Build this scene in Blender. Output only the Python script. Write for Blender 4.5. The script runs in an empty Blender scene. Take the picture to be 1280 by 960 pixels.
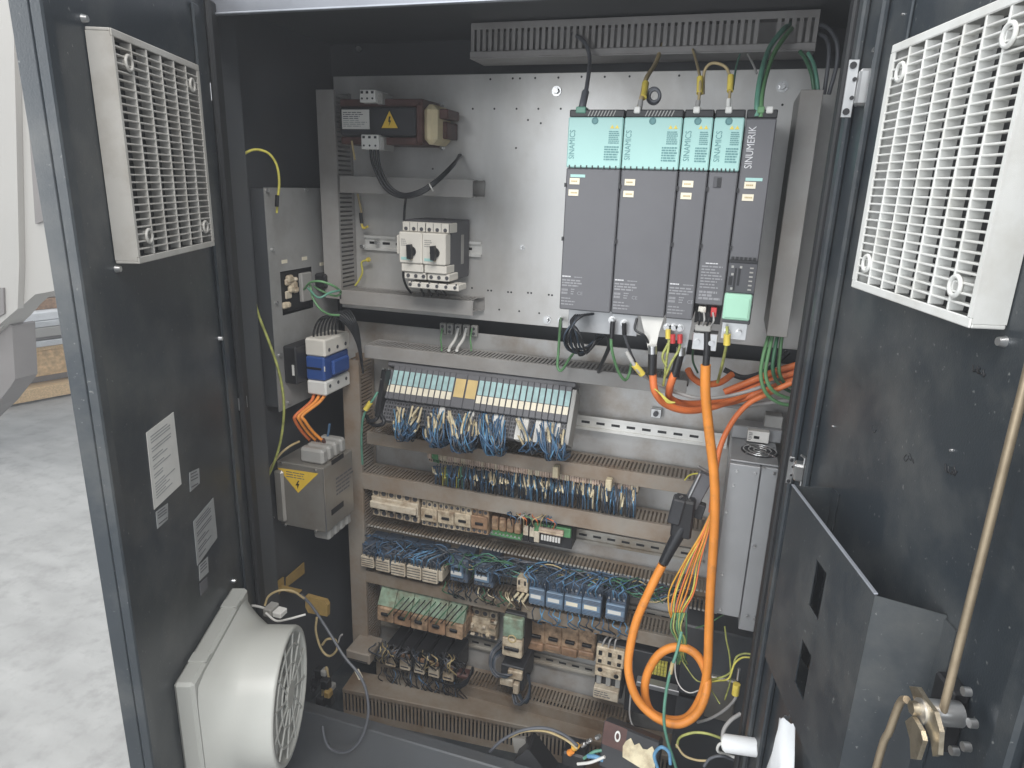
import bpy, math, random
from mathutils import Vector, Matrix
random.seed(7)
S = bpy.context.scene
COL = S.collection
# ------------------------------------------------------------------ camera
CAM = Vector((0.3062, -1.2545, -0.1175))
YAW, PIT, ROL, FPX = 0.3044, 0.2858, 0.0325, 848.8      # FPX for a 1280 px wide frame
_f = Vector((-math.sin(YAW)*math.cos(PIT), math.cos(YAW)*math.cos(PIT), -math.sin(PIT)))
_r = _f.cross(Vector((0, 0, 1))).normalized(); _u = _r.cross(_f)
CR = _r*math.cos(ROL) + _u*math.sin(ROL); CU = -_r*math.sin(ROL) + _u*math.cos(ROL); CF = _f
cd = bpy.data.cameras.new('camera'); cam = bpy.data.objects.new('camera', cd); COL.objects.link(cam)
cam.matrix_world = Matrix(((CR.x, CU.x, -CF.x, CAM.x), (CR.y, CU.y, -CF.y, CAM.y), (CR.z, CU.z, -CF.z, CAM.z), (0, 0, 0, 1)))
cd.sensor_width = 36; cd.lens = FPX/1280*36; cd.clip_start = 0.02; cd.clip_end = 200
S.camera = cam
# ------------------------------------------------------------------ world and lamps (a workshop hall: soft even light, ceiling lights and bright opening assumed)
W = bpy.data.worlds.new('World'); S.world = W; W.use_nodes = True
W.node_tree.nodes['Background'].inputs[0].default_value = (0.90, 0.95, 1.0, 1)
W.node_tree.nodes['Background'].inputs[1].default_value = 0.95
def area(name, loc, target, sx, sy, watt, col=(1, 1, 1)):
    l = bpy.data.lights.new(name, 'AREA'); l.shape = 'RECTANGLE'; l.size = sx; l.size_y = sy; l.energy = watt; l.color = col
    o = bpy.data.objects.new(name, l); COL.objects.link(o); o.location = loc
    o.rotation_euler = (Vector(target)-Vector(loc)).to_track_quat('-Z', 'Y').to_euler()
    return o
area('assumed_ceiling_light', (0.9, -2.6, 2.7), (0.1, 0.2, -0.6), 2.6, 1.2, 150, (1, 0.97, 0.93))  # assumed overhead lamp, out of view, as the main light
area('assumed_gate_daylight', (-1.9, -4.3, 0.5), (-0.1, 0.2, -0.3), 1.5, 3.2, 110, (0.95, 0.98, 1.0))  # assumed unseen opening behind the camera, added for plate glare and interior fill
area('assumed_ceiling_light', (-2.6, -0.6, 3.2), (-2.4, 0.2, -1.7), 2.5, 2.5, 70, (1, 0.98, 0.95))  # assumed overhead lamp, out of view, aimed at the floor on the left
S.view_settings.view_transform = 'Standard'; S.view_settings.look = 'None'
S.cycles.max_bounces = 6; S.cycles.diffuse_bounces = 3; S.cycles.glossy_bounces = 3; S.cycles.volume_bounces = 0
S.view_settings.exposure = 0.14; S.view_settings.gamma = 1.0; S.view_settings.use_curve_mapping = False

# ------------------------------------------------------------------ geometry of the place: a photo point on a known plane -> a place in metres
AL, AR = 0.3676, 0.2380                                   # how far the doors stand from square to the cabinet
HL = Vector((-0.615, -0.15, 0)); TL = Vector((math.sin(AL), -math.cos(AL), 0)); NL = Vector((math.cos(AL), math.sin(AL), 0))
HR = Vector((0.425, -0.15, 0)); TR = Vector((math.sin(AR), -math.cos(AR), 0)); NR = Vector((-math.cos(AR), -math.sin(AR), 0))
def ray(u, v): return CR*((u-640)/FPX) + CU*((480-v)/FPX) + CF
def A(u, v, y):
    d = ray(u, v); return CAM + d*((y-CAM.y)/d.y)
def AX(u, v, x):
    d = ray(u, v); return CAM + d*((x-CAM.x)/d.x)
def AZ(u, v, z):
    d = ray(u, v); return CAM + d*((z-CAM.z)/d.z)
def DL(u, v, off=0.0):
    d = ray(u, v); p = CAM + d*((HL+NL*off-CAM).dot(NL)/d.dot(NL)); return (p-HL).dot(TL), p.z
def DR(u, v, off=0.0):
    d = ray(u, v); p = CAM + d*((HR+NR*off-CAM).dot(NR)/d.dot(NR)); return (p-HR).dot(TR), p.z
class Fr:                                                  # a local frame: x right, y away from the viewer of that face, z up
    def __init__(s, o=(0, 0, 0), ex=(1, 0, 0), ey=(0, 1, 0), ez=(0, 0, 1)):
        s.o = Vector(o); s.ex = Vector(ex).normalized(); s.ey = Vector(ey).normalized(); s.ez = Vector(ez).normalized()
    def __call__(s, x, y, z): return s.o + s.ex*x + s.ey*y + s.ez*z
ID = Fr()
FLD = Fr(HL, TL, -NL, (0, 0, 1))                           # left door, inside face: x = distance from the hinge, -y = into the room
FRD = Fr(HR, -TR, -NR, (0, 0, 1))                          # right door, inside face: x = minus distance from the hinge
FLW = Fr((-0.66, 0, 0), (0, 1, 0), (-1, 0, 0), (0, 0, 1))  # panel on the left wall: x = world y

class MB:
    def __init__(s, fr=ID): s.v = []; s.f = []; s.m = []; s.s = []; s.fr = fr
    def add(s, vs, fs, mi=0, sm=False, fr=None):
        fr = fr or s.fr; b = len(s.v)
        s.v += [fr(*p) for p in vs]
        for f in fs: s.f.append(tuple(b+i for i in f)); s.m.append(mi); s.s.append(sm)
        return s
    def box(s, x0, x1, y0, y1, z0, z1, mi=0, c=0.0):
        x0, x1 = min(x0, x1), max(x0, x1); y0, y1 = min(y0, y1), max(y0, y1); z0, z1 = min(z0, z1), max(z0, z1)
        if c <= 0:
            vs = [(x, y, z) for x in (x0, x1) for y in (y0, y1) for z in (z0, z1)]
            return s.add(vs, [(0, 1, 3, 2), (4, 6, 7, 5), (0, 4, 5, 1), (2, 3, 7, 6), (0, 2, 6, 4), (1, 5, 7, 3)], mi)
        c = min(c, (x1-x0)*.45, (y1-y0)*.45, (z1-z0)*.45)
        X, Y, Z = (x0, x1), (y0, y1), (z0, z1); vs = []; ix = {}
        for i in (0, 1):
            for j in (0, 1):
                for k in (0, 1):
                    q = (X[i], Y[j], Z[k]); d = (c if i == 0 else -c, c if j == 0 else -c, c if k == 0 else -c)
                    for a in range(3):
                        p = [q[t]+(0 if t == a else d[t]) for t in range(3)]; ix[i, j, k, a] = len(vs); vs.append(tuple(p))
        fs = []
        for i in (0, 1):
            fs.append([ix[i, j, k, 0] for j, k in ((0, 0), (1, 0), (1, 1), (0, 1))])
            fs.append([ix[j, i, k, 1] for j, k in ((0, 0), (1, 0), (1, 1), (0, 1))])
            fs.append([ix[j, k, i, 2] for j, k in ((0, 0), (1, 0), (1, 1), (0, 1))])
        for j in (0, 1):
            for k in (0, 1):
                fs.append([ix[0, j, k, 1], ix[1, j, k, 1], ix[1, j, k, 2], ix[0, j, k, 2]])
                fs.append([ix[j, 0, k, 0], ix[j, 1, k, 0], ix[j, 1, k, 2], ix[j, 0, k, 2]])
                fs.append([ix[j, k, 0, 0], ix[j, k, 1, 0], ix[j, k, 1, 1], ix[j, k, 0, 1]])
        for i in (0, 1):
            for j in (0, 1):
                for k in (0, 1): fs.append([ix[i, j, k, a] for a in range(3)])
        return s.add(vs, fs, mi)
    def cyl(s, p0, p1, r, r1=None, n=14, mi=0, cap=True, sm=True, mi_cap=None):
        p0 = Vector(p0); p1 = Vector(p1); r1 = r if r1 is None else r1
        d = (p1-p0).normalized(); a = d.orthogonal().normalized(); b = d.cross(a); vs = []
        for p, q in ((p0, r), (p1, r1)):
            for i in range(n):
                t = 2*math.pi*i/n; vs.append(tuple(p+a*(q*math.cos(t))+b*(q*math.sin(t))))
        s.add(vs, [(i, (i+1) % n, n+(i+1) % n, n+i) for i in range(n)], mi, sm)
        if cap:
            s.add(vs, [tuple(range(n))[::-1], tuple(range(n, 2*n))], mi if mi_cap is None else mi_cap)
        return s
    def ring(s, c, ax, R, r, n=20, m=6, mi=0):                       # torus
        c = Vector(c); d = Vector(ax).normalized(); a = d.orthogonal().normalized(); b = d.cross(a); vs = []
        for i in range(n):
            t = 2*math.pi*i/n; e = a*math.cos(t)+b*math.sin(t)
            for j in range(m):
                w = 2*math.pi*j/m; vs.append(tuple(c+e*(R+r*math.cos(w))+d*(r*math.sin(w))))
        return s.add(vs, [(i*m+j, ((i+1) % n)*m+j, ((i+1) % n)*m+(j+1) % m, i*m+(j+1) % m) for i in range(n) for j in range(m)], mi, True)
    def tube(s, pts, r, n=8, mi=0, k=5, r1=None, sub=True):
        P = [Vector(p) for p in pts]
        if sub and len(P) > 2: P = spline(P, k)
        return s.sweep(P, r, n, mi, r1)
    def sweep(s, P, r, n=8, mi=0, r1=None):
        r1 = r if r1 is None else r1; vs = []; N = len(P); a = None
        for i, p in enumerate(P):
            d = (P[min(i+1, N-1)]-P[max(i-1, 0)])
            d = d.normalized() if d.length > 1e-9 else Vector((0, 0, 1))
            a = d.orthogonal().normalized() if a is None else (a-d*a.dot(d)).normalized()
            b = d.cross(a); q = r+(r1-r)*i/max(1, N-1)
            for j in range(n):
                t = 2*math.pi*j/n; vs.append(tuple(p+a*(q*math.cos(t))+b*(q*math.sin(t))))
        s.add(vs, [(i*n+j, i*n+(j+1) % n, (i+1)*n+(j+1) % n, (i+1)*n+j) for i in range(N-1) for j in range(n)], mi, True)
        s.add(vs, [tuple(range(n))[::-1], tuple(range((N-1)*n, N*n))], mi); return s
    def prism(s, poly, y0, y1, mi=0):                                 # polygon in local x,z, extruded along local y
        n = len(poly); vs = [(x, y0, z) for x, z in poly]+[(x, y1, z) for x, z in poly]
        return s.add(vs, [tuple(range(n)), tuple(range(n, 2*n))[::-1]]+[(i, n+i, n+(i+1) % n, (i+1) % n) for i in range(n)], mi)
    def quad(s, a, b, c, d, mi=0): return s.add([a, b, c, d], [(0, 1, 2, 3)], mi)

def spline(P, k=5):
    Q = [P[0]*2-P[1]]+P+[P[-1]*2-P[-2]]; out = []
    for i in range(1, len(Q)-2):
        p0, p1, p2, p3 = Q[i-1:i+3]
        for j in range(k):
            t = j/k
            out.append(0.5*((2*p1)+(p2-p0)*t+(2*p0-5*p1+4*p2-p3)*t*t+(3*p1-p0-3*p2+p3)*t**3))
    return out+[P[-1]]

def thing(name, label, cat, loc=(0, 0, 0), group=None):
    o = bpy.data.objects.new(name, None); COL.objects.link(o); o.location = loc; o.empty_display_size = .02
    o['label'] = label; o['category'] = cat
    if group: o['group'] = group
    return o
def tag(o, label, cat, group=None):
    o['label'] = label; o['category'] = cat
    if group: o['group'] = group
    return o
def root_loc(o):
    v = Vector((0, 0, 0))
    while o: v = v+Vector(o.location); o = o.parent
    return v
import bmesh
def part(mb, name, mats, parent=None, label=None, kind=None, at=None):
    me = bpy.data.meshes.new(name)
    off = root_loc(parent) if parent else Vector((0, 0, 0))
    if at is not None: off = off+(Vector(at)-off)
    me.from_pydata([tuple(Vector(p)-off) for p in mb.v], [], mb.f)
    if not isinstance(mats, (list, tuple)): mats = [mats]
    for m in mats: me.materials.append(MAT(m))
    me.polygons.foreach_set('material_index', mb.m); me.polygons.foreach_set('use_smooth', mb.s)
    bm = bmesh.new(); bm.from_mesh(me); bmesh.ops.recalc_face_normals(bm, faces=bm.faces); bm.to_mesh(me); bm.free()
    me.update()
    o = bpy.data.objects.new(name, me); COL.objects.link(o)
    if parent: o.parent = parent
    if at is not None: o.location = Vector(at)-(root_loc(parent) if parent else Vector((0, 0, 0)))
    if label: o['label'] = label
    if kind: o['kind'] = kind
    return o
def single(mb, name, mats, label, cat, group=None, at=None):
    if at is None:
        n = len(mb.v); at = sum((Vector(p) for p in mb.v), Vector())/n
    return tag(part(mb, name, mats, at=at), label, cat, group)
def dup_part(o, parent, delta):
    c = o.copy(); COL.objects.link(c); c.parent = parent; c.location = Vector(o.location)+Vector(delta); return c

# ------------------------------------------------------------------ materials
MATS = {}
def mat(name, col, rough=.5, metal=0.0, var=.12, vscale=12, dirt=None, damt=0.0, dscale=9, bump=.03, bscale=250, spec=.5, streak=None, coat=0, dsharp=(.45, .68), speck=0):
    MATS[name] = dict(col=col, rough=rough, metal=metal, var=var, vscale=vscale, dirt=dirt, damt=damt, dscale=dscale, bump=bump, bscale=bscale, spec=spec, streak=streak, coat=coat, dsharp=dsharp, speck=speck)
def MAT(name):
    d = MATS[name]
    if not isinstance(d, dict): return d
    m = bpy.data.materials.new(name); m.use_nodes = True; t = m.node_tree; N = t.nodes; L = t.links
    b = N['Principled BSDF']; b.inputs['Roughness'].default_value = d['rough']; b.inputs['Metallic'].default_value = d['metal']
    b.inputs['Specular IOR Level'].default_value = d['spec']
    if d['coat']: b.inputs['Coat Weight'].default_value = d['coat']
    tc = N.new('ShaderNodeNewGeometry'); src = tc.outputs['Position']
    mp = None
    if d['streak']:
        mp = N.new('ShaderNodeMapping'); mp.inputs['Scale'].default_value = d['streak']; L.new(src, mp.inputs[0])
    n1 = N.new('ShaderNodeTexNoise'); n1.inputs['Scale'].default_value = d['vscale']; n1.inputs['Detail'].default_value = 6
    L.new(mp.outputs[0] if mp else src, n1.inputs['Vector'])
    r1 = N.new('ShaderNodeMapRange'); r1.inputs[1].default_value = .3; r1.inputs[2].default_value = .7
    r1.inputs[3].default_value = 1-d['var']; r1.inputs[4].default_value = 1+d['var']; L.new(n1.outputs['Fac'], r1.inputs[0])
    mx = N.new('ShaderNodeMix'); mx.data_type = 'RGBA'; mx.blend_type = 'MULTIPLY'; mx.inputs[0].default_value = 1
    mx.inputs[6].default_value = (*d['col'], 1); L.new(r1.outputs[0], mx.inputs[7]); out = mx.outputs[2]
    if d['dirt']:
        n2 = N.new('ShaderNodeTexNoise'); n2.inputs['Scale'].default_value = d['dscale']; n2.inputs['Detail'].default_value = 8; n2.inputs['Roughness'].default_value = .65
        L.new(src, n2.inputs['Vector'])
        r2 = N.new('ShaderNodeMapRange'); r2.inputs[1].default_value = d['dsharp'][0]; r2.inputs[2].default_value = d['dsharp'][1]; r2.inputs[3].default_value = 0; r2.inputs[4].default_value = d['damt']
        L.new(n2.outputs['Fac'], r2.inputs[0])
        m2 = N.new('ShaderNodeMix'); m2.data_type = 'RGBA'; L.new(r2.outputs[0], m2.inputs[0]); L.new(out, m2.inputs[6]); m2.inputs[7].default_value = (*d['dirt'], 1); out = m2.outputs[2]
    if d['speck']:
        n4 = N.new('ShaderNodeTexNoise'); n4.inputs['Scale'].default_value = 170; n4.inputs['Detail'].default_value = 2; L.new(src, n4.inputs['Vector'])
        r4 = N.new('ShaderNodeMapRange'); r4.inputs[1].default_value = .70; r4.inputs[2].default_value = .78; r4.inputs[3].default_value = 0; r4.inputs[4].default_value = d['speck']; L.new(n4.outputs['Fac'], r4.inputs[0])
        m4 = N.new('ShaderNodeMix'); m4.data_type = 'RGBA'; L.new(r4.outputs[0], m4.inputs[0]); L.new(out, m4.inputs[6]); m4.inputs[7].default_value = (.4, .4, .38, 1); out = m4.outputs[2]
    L.new(out, b.inputs['Base Color'])
    r3 = N.new('ShaderNodeMapRange'); r3.inputs[3].default_value = max(.03, d['rough']-.1); r3.inputs[4].default_value = min(1, d['rough']+.12); L.new(n1.outputs['Fac'], r3.inputs[0]); L.new(r3.outputs[0], b.inputs['Roughness'])
    if d['bump']:
        n3 = N.new('ShaderNodeTexNoise'); n3.inputs['Scale'].default_value = d['bscale']; n3.inputs['Detail'].default_value = 3; L.new(src, n3.inputs['Vector'])
        bp = N.new('ShaderNodeBump'); bp.inputs['Strength'].default_value = d['bump']*4; bp.inputs['Distance'].default_value = .0006; L.new(n3.outputs['Fac'], bp.inputs['Height']); L.new(bp.outputs[0], b.inputs['Normal'])
    MATS[name] = m; return m
BR = (.11, .065, .035)
mat('door_paint', (.028, .035, .042), .33, var=.2, vscale=3.5, dirt=(.115, .115, .108), damt=.5, dscale=7, bump=.06, bscale=500, speck=.35)
mat('cab_paint', (.066, .071, .078), .40, var=.12, vscale=4, dirt=(.08, .075, .07), damt=.35, dscale=6, bump=.05, bscale=700)
mat('rim_sheen', (.21, .22, .245), .38, .3, dirt=(.2, .2, .2), damt=.3)  # paler than the frame paint: sheen of the lit front put into the colour
mat('edge_metal', (.34, .36, .4), .4, .5)
mat('rubber', (.018, .019, .021), .6, bump=.02)
mat('galv', (.66, .65, .635), .38, .45, var=.10, vscale=5, streak=(3, 3, .5), dirt=(.42, .39, .35), damt=.5, dscale=4, bump=.02, bscale=300)
mat('galv_low', (.54, .535, .525), .42, .4, var=.12, vscale=5, streak=(1, 1, 1), dirt=(.28, .20, .13), damt=.65, dscale=7, bump=.02)
mat('rail', (.80, .79, .76), .35, .35, dirt=(.4, .36, .28), damt=.3)
mat('rail_old', (.46, .44, .40), .45, .5, dirt=(.25, .17, .09), damt=.7)
mat('steel', (.62, .62, .62), .28, .9, var=.1)
mat('brass', (.48, .42, .32), .33, .9, dirt=(.22, .18, .13), damt=.7, dscale=60)
mat('rod', (.36, .29, .2), .42, .6, dirt=(.2, .15, .1), damt=.5, dscale=30)
mat('duct', (.30, .29, .28), .55, dirt=(.21, .18, .15), damt=.4, dscale=8)
mat('duct_top', (.33, .315, .31), .55, dirt=(.2, .18, .16), damt=.4)
mat('duct_mid', (.31, .275, .235), .55, var=.15, dirt=(.20, .135, .085), damt=.9, dscale=6, dsharp=(.40, .64))
mat('duct_low', (.31, .272, .225), .58, var=.15, dirt=(.16, .105, .062), damt=.92, dscale=6, dsharp=(.38, .62))
mat('duct_tip', (.5, .48, .44), .6, dirt=BR, damt=.5, dscale=40)
mat('drive_grey', (.118, .118, .128), .48, var=.06, bump=.04, bscale=900)
mat('drive_dark', (.07, .07, .078), .5, var=.08)
mat('teal', (.36, .59, .56), .42, var=.05, vscale=6)
mat('teal_print', (.12, .27, .28), .5, var=.02)
mat('teal_label', (.34, .50, .50), .5, var=.15, vscale=60)
mat('black', (.014, .014, .016), .45, var=.2)
mat('dark', (.03, .031, .035), .5, var=.2)
mat('white_print', (.62, .62, .64), .5, var=.02)
mat('grey_print', (.27, .27, .285), .5, var=.02)
mat('cream', (.76, .70, .56), .55, var=.06, vscale=40)
mat('white', (.72, .71, .68), .45, var=.05)
mat('paper', (.66, .65, .62), .6, var=.05, vscale=30)
mat('paper_grey', (.32, .33, .33), .6, var=.1, vscale=30)
mat('ink', (.12, .12, .13), .6, var=.02)
mat('beige', (.60, .53, .42), .55, var=.12, vscale=40, dirt=(.32, .22, .13), damt=.7, dscale=38)
mat('beige_clean', (.66, .63, .57), .45, var=.05)
mat('beige_dirty', (.58, .49, .36), .6, var=.25, vscale=45, dirt=(.20, .12, .065), damt=.85, dscale=42, bump=.1, bscale=200)
mat('brown_box', (.40, .27, .17), .65, var=.4, vscale=45, dirt=(.10, .058, .032), damt=.95, dscale=38, bump=.15, bscale=160)
mat('brown_relay', (.33, .20, .12), .55, var=.3, vscale=40, dirt=(.13, .075, .042), damt=.7, dscale=45, bump=.1, bscale=200)
mat('green_dirty', (.25, .34, .25), .6, var=.3, vscale=45, dirt=(.17, .13, .08), damt=.85, dscale=35, bump=.1, bscale=200)
mat('pcb_green', (.09, .25, .11), .45, var=.2, vscale=40)
mat('blue_dev', (.17, .26, .37), .5, var=.15, vscale=30, dirt=(.1, .1, .1), damt=.6, dscale=30)
mat('blue_dark', (.07, .10, .15), .5, var=.2, vscale=30, dirt=(.1, .09, .08), damt=.5, dscale=30)
mat('blue_switch', (.028, .075, .26), .42, var=.06)
mat('plastic_grey', (.34, .335, .32), .5, var=.06, dirt=(.25, .21, .17), damt=.3, dscale=15)
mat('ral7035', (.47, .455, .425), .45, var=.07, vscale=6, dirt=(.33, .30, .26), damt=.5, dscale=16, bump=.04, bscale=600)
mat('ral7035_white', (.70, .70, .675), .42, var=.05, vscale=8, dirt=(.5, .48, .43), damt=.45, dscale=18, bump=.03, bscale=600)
mat('fan_plastic', (.46, .465, .435), .38, var=.03, vscale=6, dirt=(.45, .44, .40), damt=.25, dscale=8, bump=.02)
mat('case_silver', (.36, .365, .375), .42, .5, var=.10, vscale=8, bump=.03, bscale=500)
mat('steel_box', (.36, .34, .31), .42, .6, var=.08, vscale=8, dirt=(.24, .18, .12), damt=.4)
mat('panel_wall', (.40, .40, .395), .48, .35, var=.08, vscale=5, dirt=(.22, .2, .18), damt=.45, dscale=9)
mat('orange', (.82, .29, .045), .48, var=.12, vscale=25, dirt=(.38, .17, .06), damt=.6, dscale=45, bump=.08, bscale=120, dsharp=(.55, .75))
mat('orange_red', (.74, .19, .055), .45, var=.12, vscale=30, dirt=(.3, .1, .05), damt=.3, dscale=30)
mat('orange_yel', (.72, .38, .05), .45, var=.15, vscale=40)
mat('wire_blue', (.07, .155, .28), .45, var=.3, vscale=60, dirt=(.06, .07, .08), damt=.5, dscale=60)
mat('wire_lblue', (.11, .27, .44), .45, var=.2, vscale=60)
mat('wire_dark', (.03, .045, .065), .5, var=.3, vscale=60)
mat('wire_black', (.016, .017, .02), .4, var=.2)
mat('wire_grey', (.36, .35, .34), .5, var=.1)
mat('wire_dgrey', (.11, .115, .13), .45, var=.1)
mat('wire_white', (.66, .65, .62), .45, var=.05)
mat('wire_green', (.13, .29, .13), .42, var=.12, vscale=40)
mat('wire_dgreen', (.05, .15, .08), .42, var=.15, vscale=40)
mat('wire_gteal', (.12, .30, .22), .42, var=.15, vscale=40)
mat('wire_yel', (.60, .54, .10), .45, var=.25, vscale=50)
mat('wire_gy', (.36, .38, .11), .45, var=.35, vscale=70)
mat('wire_tan', (.46, .36, .19), .5, var=.15, vscale=40)
mat('sleeve', (.66, .58, .40), .5, var=.2, vscale=60, dirt=(.35, .25, .14), damt=.6, dscale=50)
mat('tag_yellow', (.74, .58, .10), .5, var=.12, vscale=60)
mat('sign_yellow', (.78, .52, .06), .5, var=.08, vscale=20)
mat('sign_dull', (.36, .24, .075), .6, var=.2, vscale=20, dirt=(.2, .13, .06), damt=.5, dscale=30)
mat('red', (.52, .05, .05), .45)
mat('term_pink', (.50, .38, .31), .5, var=.25, vscale=60, dirt=(.25, .16, .09), damt=.6, dscale=50)
mat('term_beige', (.58, .50, .38), .5, var=.2, vscale=60, dirt=(.3, .2, .1), damt=.5, dscale=50)
mat('copper_red', (.085, .038, .032), .5, var=.3, vscale=40)
mat('coil', (.66, .56, .36), .6, var=.12, vscale=30)
mat('mint', (.38, .66, .50), .45, var=.05)
mat('concrete', (.36, .357, .346), .75, var=.12, vscale=4.5, streak=(1, 2.0, 1), dirt=(.25, .246, .238), damt=.6, dscale=14, bump=.4, bscale=60, spec=.3, dsharp=(.5, .7), speck=.25)
mat('machine_white', (.40, .385, .36), .5, var=.03, vscale=2)
mat('machine_grey', (.20, .185, .178), .5, var=.1, vscale=4)
mat('osb', (.62, .42, .22), .7, var=.3, vscale=30, dirt=(.42, .26, .12), damt=.6, dscale=40)
mat('pine', (.66, .46, .25), .7, var=.2, vscale=8, streak=(1, 12, 12))
mat('sheet_metal', (.62, .63, .64), .35, .5, var=.1)
mat('tape_white', (.80, .81, .82), .5, var=.06, vscale=15)
FRD = Fr(HR, TR, -NR, (0, 0, 1))
ZF = -1.75
# ------------------------------------------------------------------ setting
mb = MB(); mb.box(-9, 3, -3, 9, ZF-.05, ZF); fl = part(mb, 'floor', 'concrete'); fl['kind'] = 'structure'

# pale machine cover beside the cabinet
def cover_poly(pts, y): return [(p.x, p.z) for p in (A(u, v, y) for u, v in pts)]
mt = thing('machine_cover', 'large pale grey machine housing with rounded lower edge behind the open door', 'machine', tuple(A(20, 400, 1.1)))
poly = cover_poly([(-260, -220), (150, -220), (150, 340), (66, 364), (44, 368), (28, 382), (14, 398), (-6, 417), (-260, 560)], 1.1)
mb = MB(); mb.prism(poly, 1.1, 1.2); part(mb, 'housing', 'machine_white', mt)
poly = cover_poly([(-260, -220), (10, -220), (16, 0), (20, 150), (24, 330), (22, 386), (0, 405), (-260, 540)], 1.07)
mb = MB(); mb.prism(poly, 1.07, 1.099); part(mb, 'door', 'machine_white', mt)
poly = cover_poly([(-80, 430), (12, 406), (15, 408), (19, 474), (14, 482), (-6, 508), (-80, 580)], 1.13)
mb = MB(); mb.prism(poly, 1.13, 1.25); part(mb, 'pedestal', 'machine_grey', mt)
p = cover_poly([(36, 160), (60, 150), (66, 272), (44, 280)], 1.085)
mb = MB(); mb.prism(p, 1.085, 1.098); part(mb, 'shaded_recess', 'machine_grey', mt)  # grey plate standing in for the shade of a recess
p = cover_poly([(-6, 360), (4, 360), (5, 392), (-6, 398)], 1.06)
mb = MB(); mb.prism(p, 1.06, 1.069); part(mb, 'handle', 'machine_grey', mt)

# timber crate with metal sheets on a pallet, turned away from the cabinet
oc = AZ(4, 509, ZF); ec = Vector((.37, .93, 0)).normalized(); nc = Vector((-.93, .37, 0)).normalized()
FC = Fr((oc.x, oc.y, 0), ec, nc)
def CP(u, v):
    d = ray(u, v); nn_ = Vector((nc.x, nc.y, 0)); k = (oc-CAM).dot(nn_)/d.dot(nn_); p = CAM+d*k; return (p-oc).dot(ec), p.z
ct = thing('wooden_crate', 'low timber crate with metal sheets on top behind the pale machine', 'crate', tuple(oc))
def slab(nm, m, u, v0, v1, y0, y1, s0=-.3, s1=3.0):
    za_, zb__ = CP(u, v0)[1], CP(u, v1)[1]; mb = MB(FC); mb.box(s0, s1, y0, y1, zb__, za_, c=.004); part(mb, nm, m, ct)
slab('plank', 'pine', 70, 479, 494, -.04, .12)
slab('shadow_strip', 'machine_grey', 70, 469, 478.6, .10, .22)  # grey slab standing in for the shadow between plank and boards
for k in range(4):
    s_a = .02+k*.62; mb = MB(FC); mb.box(s_a, s_a+.61, .03, .05, CP(70, 468.5)[1], CP(70, 437)[1], c=.003); part(mb, 'board', 'osb', ct)
slab('batten', 'pine', 70, 432, 437, .02, .05)
slab('sheet', 'sheet_metal', 70, 424, 431.5, .0, .9, -.05)
slab('sheet', 'machine_grey', 70, 420, 423.6, .02, .9, -.05)
slab('sheet', 'machine_white', 70, 408, 419.6, .0, .9, -.08)
slab('sheet', 'sheet_metal', 70, 400, 407.6, .01, .9, -.08)
slab('film', 'tape_white', 70, 390, 399.6, .03, .9, -.1)
slab('board', 'brown_relay', 70, 377, 389.6, .15, .9, .3)
slab('board', 'machine_white', 70, 366, 376.6, .2, .9, .3)

# ------------------------------------------------------------------ the cabinet
cab = thing('control_cabinet', 'tall dark slate-grey steel control cabinet standing open', 'cabinet', (-.1, .1, -1.62))
YF = -.15; XL, XR, ZT, ZB = -.70, .475, .20, -1.56
mb = MB(); mb.box(XL, XR, .36, .364, ZB, ZT+.02); part(mb, 'back_wall', 'cab_paint', cab)
mb = MB(); mb.box(XL-.004, XL, YF, .364, ZB, ZT+.02); part(mb, 'side_wall', 'cab_paint', cab)
mb = MB(); mb.box(XR, XR+.004, YF, .364, ZB, ZT+.02); part(mb, 'side_wall', 'cab_paint', cab)
mb = MB(); mb.box(XL, XR, YF, .36, ZT, ZT+.004); part(mb, 'ceiling_panel', 'cab_paint', cab)
mb = MB(); mb.box(XL, XR, YF, .36, ZB-.004, ZB); part(mb, 'floor_pan', 'door_paint', cab)
mb = MB(); mb.box(XL-.03, XR+.03, YF-.012, YF+.012, ZB-.19, ZB+.0); mb.box(XL-.03, XR+.03, YF+.012, .364, ZB-.19, ZB-.006); part(mb, 'plinth', 'cab_paint', cab)
mb = MB(); mb.box(XL-.03, XR+.03, YF-.012, YF+.001, ZT-.046, ZT+.12, c=.002); part(mb, 'top_frame', 'cab_paint', cab)
mb = MB(); mb.box(-.622, .43, YF-.016, YF-.013, .152, .32); part(mb, 'top_rim_sheen', 'rim_sheen', cab)  # pale strip over the dark frame front, standing in for its lit sheen
mb = MB(); mb.box(-.622, .43, YF-.022, YF-.012, .148, .1515, c=.001); part(mb, 'sealing_edge', 'edge_metal', cab)
# left post with folded profile
mb = MB(); mb.box(XL-.03, -.628, YF-.012, YF+.03, ZB, ZT, c=.002); mb.box(-.66, -.640, YF+.03, YF+.09, ZB, ZT, c=.002); part(mb, 'post', 'cab_paint', cab)
mb = MB(); mb.box(-.6275, -.624, YF-.022, YF+.012, ZB, ZT-.05, c=.001); part(mb, 'sealing_edge', 'edge_metal', cab)
mb = MB(); mb.box(.432, XR+.03, YF-.012, YF+.03, ZB, ZT, c=.002); part(mb, 'post', 'cab_paint', cab)
mb = MB(); mb.box(.425, .4315, YF-.02, YF+.012, ZB, ZT-.05, c=.001); part(mb, 'sealing_edge', 'cab_paint', cab)
mb = MB(); mb.box(XL-.03, XR+.03, YF-.012, YF, ZB, ZB+.012); part(mb, 'sill', 'cab_paint', cab)
ZS = -1.308
mb = MB(); mb.box(-.627, .431, YF-.004, YF+.026, ZB, ZS, c=.003); part(mb, 'crossmember', 'cab_paint', cab)
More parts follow.
